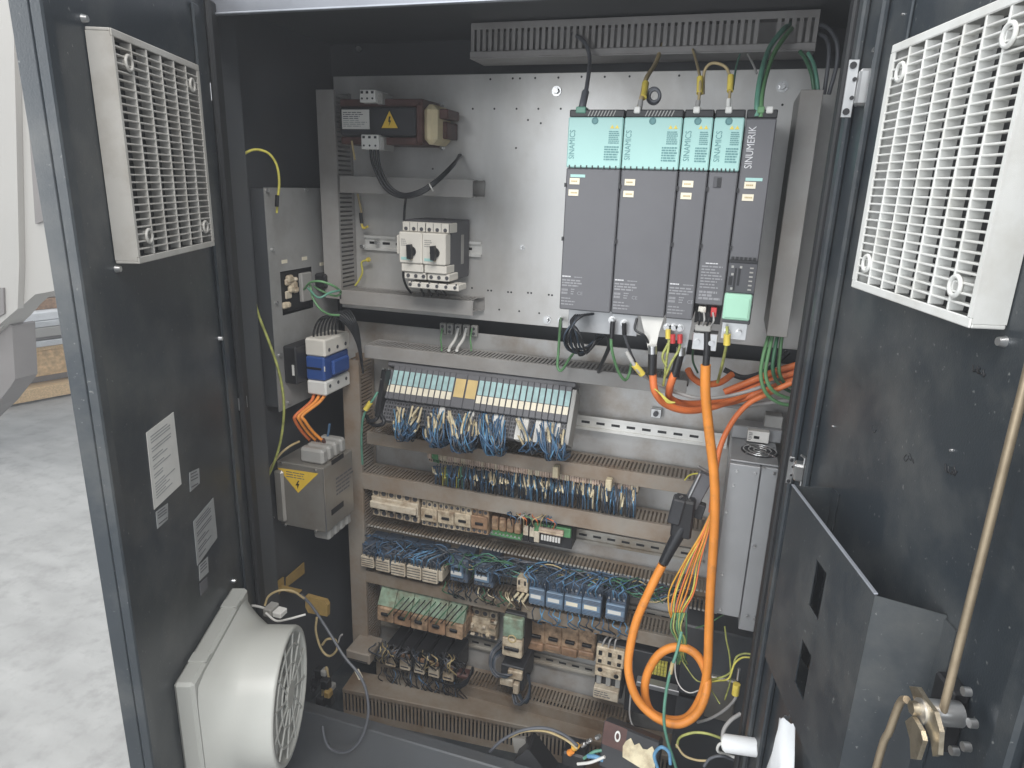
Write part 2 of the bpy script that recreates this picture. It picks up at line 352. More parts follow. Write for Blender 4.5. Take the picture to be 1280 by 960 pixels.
for (u, v) in ((448, 61),):                                            # a screw head in the back wall
    p = A(u, v, .355); mb = MB(); mb.cyl((p.x, .352, p.z), (p.x, .36, p.z), .006); part(mb, 'screw', 'steel', cab)

def hinge_right(u, v, h, nm):
    y = -.238; p = A(u, v, y); x = p.x; z = p.z; t = thing('door_hinge', nm, 'hinge', tuple(p)); k = h/.034
    mb = MB(); mb.box(x-.0065*k, x+.006*k, y, y+.002, z-h, z+h, c=.0006); part(mb, 'leaf', 'steel', t)
    for dx, dz, r in ((-.001, -.8, .0042), (.003, -.32, .0026), (.003, .32, .0026), (-.001, .8, .0042)):
        mb = MB(); mb.cyl((x+dx*k, y, z+h*dz), (x+dx*k, y-.0025, z+h*dz), r*k, n=10); part(mb, 'screw', 'black', t)
    mb = MB(); mb.box(x+.0068*k, x+.031*k, y-.010, y+.012, z-h*.60, z+h*.66, c=.003); part(mb, 'knuckle', 'steel', t)
    xp = x+.0275*k
    mb = MB(); mb.tube([(xp, y-.002, z-h*1.15), (xp, y-.002, z), (xp, y-.002, z+h*.95), (xp, y-.002, z+h*1.1), (xp-.004, y-.003, z+h*1.24), (xp-.010*k, y-.004, z+h*1.3)], .0028*k); part(mb, 'pin', 'steel', t)
hinge_right(1063, 111, .034, 'upper steel door hinge beside the white vent grille')
hinge_right(988, 588, .021, 'lower steel door hinge above the document pocket')
def hinge_left(u, v, h, nm):
    p = A(u, v, YF-.03); t = thing('door_hinge', nm, 'hinge', tuple(p))
    mb = MB(); mb.box(p.x-.003, p.x+.002, YF-.045, YF-.022, p.z-h*.5, p.z+h*.5, c=.001); part(mb, 'knuckle', 'steel', t)
    mb = MB(); mb.tube([(p.x-.006, YF-.04, p.z-h), (p.x-.006, YF-.04, p.z+h*.95), (p.x-.009, YF-.04, p.z+h*1.1), (p.x-.014, YF-.04, p.z+h*1.1)], .0025); part(mb, 'pin', 'steel', t)
    mb = MB(); mb.box(p.x-.02, p.x-.004, YF-.036, YF-.02, p.z-h*.6, p.z+h*.6, c=.002); part(mb, 'leaf', 'black', t)
hinge_left(270, 116, .03, 'upper hinge pin on the left door near the vent grille')
hinge_left(305, 503, .026, 'hinge pin on the left door level with the white sticker')

# ------------------------------------------------------------------ left door
ld = thing('cabinet_door', 'dark slate cabinet door with stickers on its inside, on the left', 'door', tuple(FLD(.3, 0, -1.5)))
mb = MB(FLD); mb.box(.004, .551, 0, .02, -1.56, .19, c=.001); part(mb, 'door_panel', 'door_paint', ld)
mb = MB(FLD); mb.box(.531, .5515, -.014, -.0002, -1.56, .19, c=.002); part(mb, 'edge_flange', 'door_paint', ld)
mb = MB(FLD); mb.box(.524, .531, -.008, -.0002, -1.56, .19, c=.002); part(mb, 'gasket', 'rubber', ld)
mb = MB(FLD); mb.box(.085, .11, -.006, -.0002, -1.5, .15, c=.003); part(mb, 'stiffener', 'door_paint', ld)
mb = MB(FLD); mb.box(.012, .05, -.012, -.0002, -1.55, .17, c=.004); part(mb, 'gasket', 'rubber', ld)
for (u, v, nm) in ((103, 23, 0), (145, 336, 0), (274, 423, 0), (291, 726, 0)):
    s, z = DL(u, v); mb = MB(FLD); mb.cyl((s, 0, z), (s, -.006, z), .005, .0038); part(mb, 'bolt', 'steel', ld)
def sticker(door, D, F, pts, m, lines=0, ink='ink', nm='sticker', label=None):
    q = [D(u, v) for u, v in pts]; mb = MB(F); mb.prism(q, -.0012, -.0004); o = part(mb, nm, m, door, label=label)
    if lines:
        (a0, a1), (b0, b1), (c0, c1), (d0, d1) = q; mb = MB(F); rnd = random.Random(5)
        for i in range(lines):
            t = .08+.84*i/lines
            if rnd.random() < .2: continue
            e = .35+.5*rnd.random()
            def W_(x, y): return (a0+(b0-a0)*x+(d0-a0)*y, a1+(b1-a1)*x+(d1-a1)*y)
            x0, x1 = .1, e; w = .28/lines
            l = [W_(x0, t), W_(x1, t), W_(x1, t+w), W_(x0, t+w)]
            mb.prism(l, -.0016, -.0013)
        part(mb, 'print', ink, o)
    return o
sticker(ld, DL, FLD, [(182, 541), (216, 515), (226, 605), (192, 637)], 'paper', 22, 'paper_grey', label='large white printed information sheet')
sticker(ld, DL, FLD, [(194, 640), (209, 629), (209, 649), (196, 661)], 'paper_grey', 5)
sticker(ld, DL, FLD, [(236, 591), (248, 585), (249, 604), (237, 615)], 'paper_grey', 5)
sticker(ld, DL, FLD, [(241, 652), (266, 622), (271, 672), (246, 707)], 'paper_grey', 14, label='grey printed sheet')
sticker(ld, DL, FLD, [(248, 707), (259, 696), (260, 715), (249, 726)], 'paper_grey', 4)
sticker(ld, DL, FLD, [(249, 729), (258, 721), (259, 735), (250, 745)], 'drive_grey', 0)

def grille(F, s0, s1, z0, z1, off, m, nh, nv, name, label, rings):
    t = thing(name, label, 'vent grille', tuple(F((s0+s1)/2, -off/2, z0)), None)
    w = .004
    mb = MB(F); mb.box(s0, s1, -.001, -off+.002, z1-w, z1, c=.001); mb.box(s0, s1, -.001, -off+.002, z0, z0+w, c=.001)
    mb.box(s0, s0+w, -.001, -off+.002, z0+w, z1-w); mb.box(s1-w, s1, -.001, -off+.002, z0+w, z1-w); part(mb, 'side_walls', m, t)
    b = .009
    mb = MB(F); mb.box(s0, s1, -off+.0022, -off, z1-b, z1, c=.001); mb.box(s0, s1, -off+.0022, -off, z0, z0+b, c=.001)
    mb.box(s0, s0+b, -off+.0022, -off, z0+b, z1-b); mb.box(s1-b*.6, s1, -off+.0022, -off, z0+b, z1-b); part(mb, 'frame', m, t)
    mb = MB(F); mb.box(s0+.006, s1-.006, -.003, -.001, z0+.006, z1-.006); part(mb, 'filter_mat', 'dark', t)
    zs0, zs1 = z0+b, z1-b; base = None
    for i in range(nh-1):
        z = zs0+(zs1-zs0)*(i+1)/nh
        if base is None:
            mb = MB(F); mb.box(s0+b, s1-b*.6, -off+.0085, -off+.0006, z-.0010, z+.0010, c=.0005); base = part(mb, 'slat', m, t); bz = z
        else: dup_part(base, t, (0, 0, z-bz))
    for i in range(nv-1):
        s = s0+b+(s1-s0-1.6*b)*(i+1)/nv
        mb = MB(F); mb.box(s-.0014, s+.0014, -off+.014, -off+.0002, zs0, zs1, c=.0005); part(mb, 'bar', m, t)
    for (fs, fz) in rings:
        s = s0+(s1-s0)*fs; z = z0+(z1-z0)*fz; c = F(s, -off-.0005, z)
        mb = MB(); mb.ring(c, F.ey, .0085, .0022, n=20); mb.cyl(F(s, -off+.018, z), F(s, -off+.001, z), .0085, n=18, cap=False); part(mb, 'screw_boss', m, t)
    return t
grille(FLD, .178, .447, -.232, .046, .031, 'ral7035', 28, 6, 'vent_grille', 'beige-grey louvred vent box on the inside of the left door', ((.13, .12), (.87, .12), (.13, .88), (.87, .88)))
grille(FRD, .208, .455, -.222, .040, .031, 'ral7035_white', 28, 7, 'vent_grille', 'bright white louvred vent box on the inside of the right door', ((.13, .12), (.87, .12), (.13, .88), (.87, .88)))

# filter fan on the left door
ft = thing('filter_fan', 'pale square filter fan with round open housing low on the left door', 'fan', tuple(FLD(.3, -.05, -1.165)))
fm = 'fan_plastic'
mb = MB(FLD); mb.box(.174, .444, -.001, -.033, -1.167, -.889, c=.005); part(mb, 'flange', fm, ft)
cs, cz, R1 = .305, -1.030, .122
mb = MB(); n = 40
def circ(s, z, r, off, n=40): return [tuple(FLD(s+r*math.cos(2*math.pi*i/n), -off, z+r*math.sin(2*math.pi*i/n))) for i in range(n)]
def sq(h, off, rnd=0.0):
    out = []
    for i in range(n):
        a_ = 2*math.pi*i/n; c_, s_ = math.cos(a_), math.sin(a_); k_ = h/max(abs(c_), abs(s_)); k_ = min(k_, h*1.34); rr_ = k_*(1-rnd)+R1*rnd
        out.append(tuple(FLD(.309+(cs-.309)*rnd+rr_*c_, -off, -1.028+(cz+1.028)*rnd+rr_*s_)))
    return out
rings = [sq(.128, .0335), sq(.124, .046, .25), sq(.122, .062, .6), circ(cs, cz, R1, .082), circ(cs, cz, R1-.001, .138), circ(cs, cz, R1-.003, .142), circ(cs, cz, R1-.010, .142), circ(cs, cz, R1-.012, .136), circ(cs, cz, R1-.014, .06)]
vs = [p for r in rings for p in r]
mb.add(vs, [(k*n+i, k*n+(i+1) % n, (k+1)*n+(i+1) % n, (k+1)*n+i) for k in range(len(rings)-1) for i in range(n)], 0, True, ID)
part(mb, 'housing', fm, ft)
mb = MB(); mb.cyl(FLD(cs, -.034, cz), FLD(cs, -.058, cz), R1-.014, n=32, mi=0); part(mb, 'inner_disc', 'plastic_grey', ft)
mb = MB(); mb.cyl(FLD(cs, -.058, cz), FLD(cs, -.132, cz), .038, .034, n=28); part(mb, 'hub', fm, ft)
for i in range(7):                                                    # fan blades
    a0 = 2*math.pi*i/7
    mb = MB(); q = []
    for k, (r, da, d) in enumerate(((.036, -.32, .118), (.104, -.18, .122), (.104, .34, .078), (.036, .42, .074))):
        q.append(tuple(FLD(cs+r*math.cos(a0+da), -d, cz+r*math.sin(a0+da))))
    q2 = [tuple(Vector(p)+NL*.0018) for p in q]
    mb.add(q+q2, [(0, 1, 2, 3), (7, 6, 5, 4), (0, 4, 5, 1), (1, 5, 6, 2), (2, 6, 7, 3), (3, 7, 4, 0)], 0, False, ID); part(mb, 'blade', fm, ft)
for i in range(12):
    a0 = 2*math.pi*(i+.3)/12
    mb = MB(); mb.sweep([FLD(cs+.02*math.cos(a0), -.139, cz+.02*math.sin(a0)), FLD(cs+(R1-.006)*math.cos(a0+.25), -.139, cz+(R1-.006)*math.sin(a0+.25))], .0022, 6); part(mb, 'guard_spoke', fm, ft)
mb = MB(); mb.ring(FLD(cs, -.139, cz), NL, .055, .002, n=32); mb.ring(FLD(cs, -.139, cz), NL, .088, .002, n=36); part(mb, 'guard_ring', fm, ft)
mb = MB(); mb.cyl(FLD(cs, -.136, cz), FLD(cs, -.1415, cz), .024, n=24); part(mb, 'guard_hub', fm, ft)
for s in (.23, .38):                                                   # snap clips along the flange edge
    mb = MB(FLD); mb.box(s-.012, s+.012, -.004, -.034, -.889, -.8872, c=.0005); part(mb, 'clip', fm, ft)
jt = FLD(.17, -.06, -.90)
jb = thing('terminal_connector', 'grey and white wire connector on top of the filter fan', 'connector', tuple(A(345, 765, -.22)))
p = A(345, 764, -.22); mb = MB(); mb.box(p.x-.022, p.x-.002, -.235, -.205, p.z-.009, p.z+.011, c=.002); part(mb, 'block', 'plastic_grey', jb)
mb = MB(); mb.box(p.x-.001, p.x+.020, -.232, -.208, p.z-.007, p.z+.006, c=.002); part(mb, 'plug', 'white', jb)
mb = MB(); mb.tube([A(310, 757, -.22), A(322, 758, -.22), A(335, 762, -.22)], .0028); mb.tube([A(332, 766, -.24), A(345, 776, -.24), A(360, 774, -.24), A(382, 768, -.22)], .0024); part(mb, 'lead', 'wire_white', jb)

# ------------------------------------------------------------------ right door
rd = thing('cabinet_door', 'dark slate cabinet door with locking rod on its inside, on the right', 'door', tuple(FRD(.3, 0, -1.5)))
mb = MB(FRD); mb.box(.012, .64, 0, .02, -1.56, .30, c=.001); part(mb, 'door_panel', 'door_paint', rd)
mb = MB(FRD); mb.box(.012, .03, -.014, -.0002, -1.56, .30, c=.003); part(mb, 'gasket', 'rubber', rd)
mb = MB(FRD); mb.box(.034, .052, -.010, -.0002, -1.56, .30, c=.003); part(mb, 'edge_flange', 'door_paint', rd)
mb = MB(FRD); mb.box(.104, .112, -.010, -.0002, -1.5, .30, c=.003); part(mb, 'stiffener', 'door_paint', rd)
mb = MB(FRD); mb.box(.166, .176, -.004, -.0002, -.05, .30, c=.0015); part(mb, 'stiffener', 'door_paint', rd)
mb = MB(FRD); mb.box(.578, .602, -.018, -.0002, -1.56, .30, c=.003); part(mb, 'edge_flange', 'door_paint', rd)
mb = MB(FRD); mb.box(.603, .62, -.010, -.0002, -1.56, .30, c=.003); part(mb, 'gasket', 'rubber', rd)
for (u, v, nm) in ((1256, 427, 0), (1129, 18, 0), (1042, 533, 0), (1190, 563, 0)):
    s, z = DR(u, v); r = .005 if u > 1250 else .0018
    mb = MB(FRD); mb.cyl((s, 0, z), (s, -r*1.2, z), r, r*.75); part(mb, 'bolt', 'steel', rd)
rnd = random.Random(3)                                                  # smudged pen marks
for (u, v, n_, w) in ((1225, 464, 4, 16), (1190, 588, 4, 14), (1137, 573, 3, 9), (1093, 537, 2, 6)):
    mb = MB()
    for k in range(n_):
        u0 = u+(k-n_/2)*w/n_+rnd.uniform(-1, 1); v0 = v+(k-n_/2)*w*.3/n_
        pts = [(u0+rnd.uniform(-2, 2), v0-5+rnd.uniform(-2, 2)), (u0+rnd.uniform(-2, 2), v0+rnd.uniform(-1, 2)), (u0+rnd.uniform(0, 4), v0+5+rnd.uniform(-2, 1)), (u0+rnd.uniform(2, 5), v0+rnd.uniform(0, 2))]
        q = [DR(a_, b_) for a_, b_ in pts]; mb.sweep(spline([FRD(s, -.0003, z) for s, z in q], 4), .0007 if n_ > 3 else .0004, 5)
    part(mb, 'pen_mark', 'black' if n_ > 2 else 'dark', rd)

# document pocket
pk = thing('document_pocket', 'dark folded sheet-metal document pocket with two slots on the right door', 'pocket', tuple(FRD(.32, -.03, -.9)))
o_ = .055; s0, s1 = .19, .443; z1 = -.490
zb = -.757
h1 = [DR(1019.5, 697, o_), DR(1027, 745, o_), DR(1022, 776, o_), DR(1009, 753, o_)]
h2 = [DR(1004, 801, o_), DR(1014, 820, o_), DR(1004, 876, o_), DR(995, 853, o_)]
def rect(h): return min(p[0] for p in h), max(p[0] for p in h), min(p[1] for p in h), max(p[1] for p in h)
H1 = rect(h1); H2 = rect(h2)
sa, sb = min(H1[0], H2[0]), max(H1[1], H2[1]); sa, sb = (H1[0]+H2[0])/2, (H1[1]+H2[1])/2
zb = -.757; ZBp = zb
mb = MB(FRD)
def fbox(x0, x1, z0, z1_): mb.box(x0, x1, -o_, -o_+.0015, z0, z1_)
fbox(s0, sa, zb, z1); fbox(sb, s1, ZBp, z1); fbox(sa, sb, H1[3], z1); fbox(sa, sb, H2[3], H1[2]); fbox(sa, sb, min(zb, H2[2]-.03), H2[2])
part(mb, 'front_panel', 'door_paint', pk)
mb = MB(FRD)
mb.add([(s1, -o_, ZBp), (s1, -o_, z1), (.468, -.0015, z1), (.468, -.0015, ZBp)], [(0, 1, 2, 3)]); mb.add([(s1+.0015, -o_+.002, ZBp), (s1+.0015, -o_+.002, z1), (.4695, -.0012, z1), (.4695, -.0012, ZBp)], [(0, 1, 2, 3)])
mb.box(.468, .488, -.0022, -.0006, ZBp, z1-.004); part(mb, 'side_panel', 'door_paint', pk)
mb = MB(FRD); mb.box(s0, s0+.0015, -o_, -.001, zb, z1); mb.box(s0, s0+.02, -.0025, -.001, zb, z1); part(mb, 'side_panel', 'door_paint', pk)
mb = MB(FRD); mb.box(s0, s1, -o_, -.001, zb-.0015, zb); part(mb, 'bottom_panel', 'door_paint', pk)
mb = MB(FRD); mb.box(s0, s1, -o_-.0012, -o_+.003, z1, z1+.002, c=.0006); part(mb, 'folded_rim', 'edge_metal', pk)

# locking rod and latch
lk = thing('locking_rod', 'long tan locking rod with cam latch on the right door', 'latch', tuple(FRD(.535, -.03, -.6)))
a = DR(1290, 405, .03); b = DR(1178, 892, .03)
mb = MB(FRD); mb.sweep([FRD(a[0], -.03, .25), FRD(b[0], -.03, b[1]-.02)], .0042, 10); mb2 = MB(); mb2.sweep([FRD((a[0]+b[0])/2, -.03, .25), FRD(b[0], -.03, b[1]-.015)], .0035, 10); part(mb2, 'rod', 'rod', lk)
q = DR(1200, 895, .0); mb = MB(FRD); mb.box(q[0]-.022, q[0]+.008, -.016, -.0005, q[1]-.035, q[1]+.030, c=.002); part(mb, 'lock_body', 'black', lk)
q2 = DR(1165, 890, .035); cx_, cz_ = q2
mb = MB(); mb.cyl(FRD(cx_, -.012, cz_), FRD(cx_, -.046, cz_), .011, n=18); part(mb, 'cam_drum', 'steel', lk)
mb = MB(); mb.cyl(FRD(cx_-.002, -.046, cz_+.001), FRD(cx_-.002, -.052, cz_+.001), .006, n=6); part(mb, 'nut', 'brass', lk)
for pts_, o0, o1 in (([(1142, 858), (1152, 859), (1160, 872), (1174, 890), (1181, 915), (1179, 944), (1172, 946), (1169, 925), (1161, 905), (1150, 880)], .040, .044), ([(1137, 902), (1146, 895), (1157, 914), (1160, 926), (1152, 950), (1144, 949), (1143, 925)], .047, .051)):
    mb = MB(FRD); mb.prism([DR(u, v, o0) for u, v in pts_], -o1, -o0); part(mb, 'cam_plate', 'brass', lk)
e0 = FRD(cx_-.018, -.047, cz_-.004)
mb = MB(); mb.tube([e0, FRD(cx_-.026, -.047, cz_-.014), FRD(cx_-.032, -.047, cz_-.05), FRD(cx_-.040, -.047, cz_-.12), FRD(cx_-.042, -.047, cz_-.5)], .0035, 10); part(mb, 'lower_rod', 'rod', lk)
for (ds, dz) in ((.012, .012), (.012, -.012), (.0, -.028), (-.004, .03)):
    mb = MB(); mb.cyl(FRD(cx_+ds+.012, -.014, cz_+dz), FRD(cx_+ds+.012, -.02, cz_+dz), .004, n=10); part(mb, 'screw', 'steel', lk)
# ------------------------------------------------------------------ mounting plates
YP = .27
pu = thing('mounting_plate', 'bright galvanised mounting plate behind the drive modules', 'mounting plate', (-.1, YP, -.43))
pt = A(455, 95, YP).z; pb = A(652, 405, YP).z
mb = MB(); mb.box(-.64, .468, YP, YP+.004, pb, pt, c=.0008); part(mb, 'plate', 'galv', pu)
mb = MB(); mb.box(-.62, .44, YP+.0045, .36, pb+.06, pb+.10); mb.box(-.62, .44, YP+.0045, .36, pt-.1, pt-.06); part(mb, 'bracket', 'cab_paint', pu)
hb = None
for (u, v) in [(591, 136), (618, 136), (645.7, 136), (673, 136), (701, 136), (613, 99), (641, 98), (669, 97.5), (698, 97), (727, 96), (756, 96), (787, 95.5), (650, 98), (849, 94.5),
               (590, 360), (610, 363), (614, 363.3), (635, 365), (639, 365.3), (660, 366), (664, 366.3), (686, 368.5), (690, 369), (624, 387), (649, 389), (674, 391.5), (541, 211), (645, 185), (978, 131), (660, 150), (676, 154)]:
    p = A(u, v, YP); r = .0023
    if hb is None:
        mb = MB(); mb.cyl((p.x, YP-.0003, p.z), (p.x, YP+.001, p.z), r, n=10, sm=False); hb = part(mb, 'hole', 'black', pu, at=(p.x, YP, p.z))
    else:
        c = hb.copy(); COL.objects.link(c); c.location = Vector((p.x, YP, p.z))-Vector(pu.location)
for (u, v, r) in [(696, 114, .007), (684, 399.5, .0065), (701, 400, .005), (715, 398, .005), (978, 108, .0075), (653, 309, .004), (553, 131, .004), (553, 184, .004)]:
    p = A(u, v, YP); mb = MB(); mb.cyl((p.x, YP, p.z), (p.x, YP-.003, p.z), r*1.5, n=16); mb.cyl((p.x, YP-.003, p.z), (p.x, YP-.011, p.z), r, r*.85, n=6, sm=False); part(mb, 'bolt', 'steel', pu)

pl = thing('mounting_plate', 'lower dusty mounting plate behind the terminal rows and relays', 'mounting plate', (-.1, .3, -1.5))
mb = MB(); mb.box(-.64, .468, .278, .282, -1.50, pb-.035, c=.0008); part(mb, 'plate', 'galv_low', pl)
mb = MB(); mb.box(-.62, .44, .2825, .36, -.6, -.56); mb.box(-.62, .44, .2825, .36, -1.4, -1.36); part(mb, 'bracket', 'cab_paint', pl)

# ------------------------------------------------------------------ wiring ducts: a body, a cover and two walls of fingers
def duct(name, label, F, L, H, D, m, pitch=.0095, slot=.5, cover=True, group=None, tips=None, lip=.009, cover_t=.0022, fingers=(1, 1), ends=True):
    """F: x along the duct, z across the cover, y depth (cover at y=0, back at y=D)"""
    t = thing(name, label, 'wiring duct', tuple(F(0, D, 0)), group)
    mb = MB(F); mb.box(0, L, D-.002, D, 0, H); part(mb, 'base', m, t)
    if cover:
        mb = MB(F); mb.box(0, L, 0, cover_t, -.0012, H+.0012, c=.0007)
        mb.box(.0002, L-.0002, cover_t, lip, -.0012, -.0002); mb.box(.0002, L-.0002, cover_t, lip, H+.0002, H+.0012); part(mb, 'cover', m, t)
    n = int(L/pitch)
    for k, (za, zb_) in enumerate(((H-.0016, H), (0, .0016))):
        if not fingers[k]: continue
        mb = MB(F)
        for i in range(n):
            x0 = i*pitch; mb.box(x0, x0+pitch*(1-slot), .004 if cover else 0, D-.012, za, zb_)
            if tips and not cover: mb.box(x0-.0004, x0+pitch*(1-slot)+.0004, -.0008, .004, za-.0008, zb_+.0008, 1)
        mb.box(0, L, D-.012, D-.002, za, zb_)
        mb.box(0, L, .0035 if cover else .016, .009 if cover else .0185, za+.0001, zb_-.0001) if cover else None
        part(mb, 'slotted_wall', [m, tips or m], t, kind='stuff')
    return t
def duct_px(label, pTL, pTR, pBL, y, m, D=.078, **k):
    a = A(*pTL, y); b = A(*pTR, y); c = A(*pBL, y)
    return duct('wiring_duct', label, Fr((a.x, y, c.z)), b.x-a.x, a.z-c.z, D, m, **k)
YD = .19
duct_px('short grey wiring duct below the transformer', (424, 220), (591, 227), (424, 240), YD, 'duct')
duct_px('short grey wiring duct below the two motor starters', (424, 363), (591, 372), (424, 379), YD, 'duct')
duct_px('long grey wiring duct just above the tilted row of teal-labelled modules', (455, 431.5), (860, 469), (455, 446.5), YD, 'duct')
duct_px('dusty wiring duct just below the tilted row of teal-labelled modules', (458, 540), (884, 579), (458, 554), YD, 'duct_mid')
duct_px('brown-stained wiring duct below the terminal strip with blue wires', (452, 592), (880, 662), (452, 610), YD, 'duct_mid')
duct_px('open wiring duct without cover, full of loose wires', (452, 655), (905, 731), (452, 676), YD+.02, 'duct_low', D=.06, cover=False, tips='duct_tip')
duct_px('dusty wiring duct below the row of small relays', (457, 714), (846, 792), (457, 727), YD, 'duct_low')
duct_px('lowest wiring duct on the plate, behind the grimy starters', (470, 828), (785, 897), (470, 843), YD, 'duct_low')
# vertical ducts at the left
a = A(395, 112, YD); b = A(416, 112, YD)
duct('wiring_duct', 'vertical grey wiring duct beside the transformer', Fr((b.x, YD, -.40), (0, 0, 1), (0, 1, 0), (-1, 0, 0)), a.z+.40, b.x-a.x, .078, 'duct', slot=.45, pitch=.0105)
a = A(432, 465, YD); b = A(450, 500, YD)
duct('wiring_duct', 'tall vertical wiring duct left of the terminal and relay rows', Fr((b.x-.002, YD, -1.40), (0, 0, 1), (0, 1, 0), (-1, 0, 0)), 1.40+A(440, 450, YD).z, .046, .078, 'duct_mid')
# the duct under the ceiling, slots to the front
yt = .185
a = A(589, 38, yt); b = A(1026, 12, yt); c = A(589, 76, yt)
zc = (A(589, 76, yt).z+A(1018, 62, yt).z)/2; zs0 = (A(589, 66, yt).z+A(1018, 52, yt).z)/2; zs1 = (A(589, 37, yt).z+A(1022, 22, yt).z)/2; zt = (A(589, 32, yt).z+A(1026, 11, yt).z)/2
t = thing('wiring_duct', 'grey slotted wiring duct under the cabinet ceiling', 'wiring duct', (a.x, yt, zc))
L_ = b.x-a.x; mb = MB(); mb.box(a.x, a.x+L_, yt-.006, yt+.08, zc, zc+.002); mb.box(a.x, a.x+L_, yt-.006, yt-.0004, zc+.0021, zs0-.0002, c=.0012); part(mb, 'cover', 'duct_top', t)
mb = MB(); n = int(L_/.0125)
for i in range(n+1):
    x = a.x+i*(L_-.0072)/n
    if n-8 < i < n-5: continue
    mb.box(x, x+.0072, yt, yt+.0018, zs0, zs1)
mb.box(a.x, a.x+L_, yt-.001, yt+.0018, zs1, zt)
part(mb, 'slotted_wall', 'duct_top', t, kind='stuff')
mb = MB(); mb.box(a.x, a.x+L_, yt+.078, yt+.08, zc+.003, zt); mb.box(a.x, a.x+.002, yt+.002, yt+.078, zc+.003, zt); mb.box(a.x, a.x+L_, yt, yt+.08, zt, zt+.002); part(mb, 'base', 'duct_top', t)
# the duct on the cabinet floor, slots to the front, slightly askew
pA = A(432, 855, .10); pB = A(712, 931, .15); ex = (pB-pA); ex.z = 0; Lb = ex.length+.35
Fb = Fr((pA.x-.01, pA.y, 0), ex, Vector((-ex.y, ex.x, 0)))
zt_ = (pA.z+pB.z)/2; zb_ = (A(432, 884, .10).z+A(705, 950, .15).z)/2
t = thing('wiring_duct', 'dusty slotted wiring duct lying along the cabinet floor', 'wiring duct', tuple(Fb(0, 0, zb_)))
mb = MB(Fb); mb.box(0, Lb, 0, .075, zt_+.004, zt_+.0065, c=.001); mb.box(0, Lb, -.0025, -.0002, zt_-.006, zt_+.0065, c=.0008); part(mb, 'cover', 'duct_low', t)
mb = MB(Fb); n = int(Lb/.0105)
for i in range(n): mb.box(i*.0105, i*.0105+.0058, 0, .0018, zb_, zt_+.0038)
mb.box(0, Lb, 0, .0018, zb_-.028, zb_); part(mb, 'slotted_wall', 'duct_low', t, kind='stuff')
mb = MB(Fb); mb.box(0, Lb, .0025, .075, zb_-.028, zb_-.026); mb.box(0, Lb, .073, .075, zb_-.0255, zt_+.0035); part(mb, 'base', 'duct_low', t)
# base tray under it
mb = MB(Fb); mb.box(-.12, Lb, -.022, .12, zb_-.036, zb_-.0285); tr_ = single(mb, 'base_rail', 'duct_low', 'grey metal strip under the floor duct', 'rail')
# plain cover duct at the right of the drives
yr = .10; a = A(1001, 112, yr); b = A(1030, 112, yr); zq = A(972, 421, yr).z
t = thing('wiring_duct', 'plain dark-grey vertical duct right of the drive modules', 'wiring duct', (a.x, yr, zq))
mb = MB(); mb.box(a.x, b.x, yr, yr+.003, zq, a.z, c=.001); part(mb, 'cover', 'duct', t)
mb = MB(); mb.box(a.x+.0002, a.x+.002, yr+.0032, .268, zq+.002, a.z-.002); mb.box(b.x-.002, b.x-.0002, yr+.0032, .268, zq+.002, a.z-.002); part(mb, 'side_wall', 'duct', t)

# ------------------------------------------------------------------ DIN rails
def rail(pL, pR, h, y, m, label, slots=True):
    a = A(*pL, y); b = A(*pR, y); z = (a.z+b.z)/2
    t = thing('din_rail', label, 'rail', (a.x, y, z))
    x0, x1 = a.x, b.x
    mb = MB(); mb.box(x0, x1, y, y+.001, z+h/2-.0055, z+h/2); mb.box(x0, x1, y, y+.001, z-h/2, z-h/2+.0055)
    mb.box(x0, x1, y+.001, y+.0075, z+h/2-.0065, z+h/2-.0055); mb.box(x0, x1, y+.001, y+.0075, z-h/2+.0055, z-h/2+.0065)
    mb.box(x0, x1, y+.0065, y+.0075, z-h/2+.0065, z+h/2-.0065); part(mb, 'profile', m, t)
    if slots:
        n = int((x1-x0)/.036); base = None
        for i in range(n):
            x = x0+.012+i*.036
            if base is None:
                mb = MB(); mb.box(x, x+.020, y+.0058, y+.0064, z-.003, z+.003, c=.0002); base = part(mb, 'slot', 'black', t); bx_ = x
            else: dup_part(base, t, (x-bx_, 0, 0))
    return t
rail((455, 304), (601, 311), .035, .262, 'rail', 'short mounting rail behind the two motor starters')
rail((720, 527), (909, 552), .035, .255, 'rail', 'bright empty mounting rail right of the teal-labelled modules')
rail((800, 588), (880, 600), .035, .268, 'rail_old', 'mounting rail right of the terminal strip', True)
rail((700, 667), (880, 695), .035, .268, 'rail_old', 'stained empty mounting rail right of the green relay module')
rail((455, 620), (700, 658), .035, .2700, 'rail_old', 'mounting rail behind the beige breakers')
rail((455, 702), (860, 770), .035, .268, 'rail_old', 'mounting rail behind the small relays')
rail((470, 778), (790, 848), .035, .268, 'rail_old', 'mounting rail behind the grimy bottom starters')

# ------------------------------------------------------------------ lettering
FONT = {}
def text_mesh(name, s, F, x, z, size, m, parent, y=-.0006, rot=0, depth=.0002, squeeze=1.0):
    cu = bpy.data.curves.new(name, 'FONT'); cu.body = s; cu.size = size; cu.extrude = depth; cu.resolution_u = 3
    o = bpy.data.objects.new(name, cu); COL.objects.link(o); bpy.context.view_layer.update()
    dg = bpy.context.evaluated_depsgraph_get(); me = bpy.data.meshes.new_from_object(o.evaluated_get(dg)); bpy.data.objects.remove(o)
    ca, sa_ = math.cos(rot), math.sin(rot); off = root_loc(parent)
    for v in me.vertices:
        px, py = v.co.x*squeeze, v.co.y; q = F(x+px*ca-py*sa_, y-v.co.z, z+px*sa_+py*ca); v.co = q-off
    me.materials.clear(); me.materials.append(MAT(m)); o = bpy.data.objects.new(name, me); COL.objects.link(o); o.parent = parent
    return o
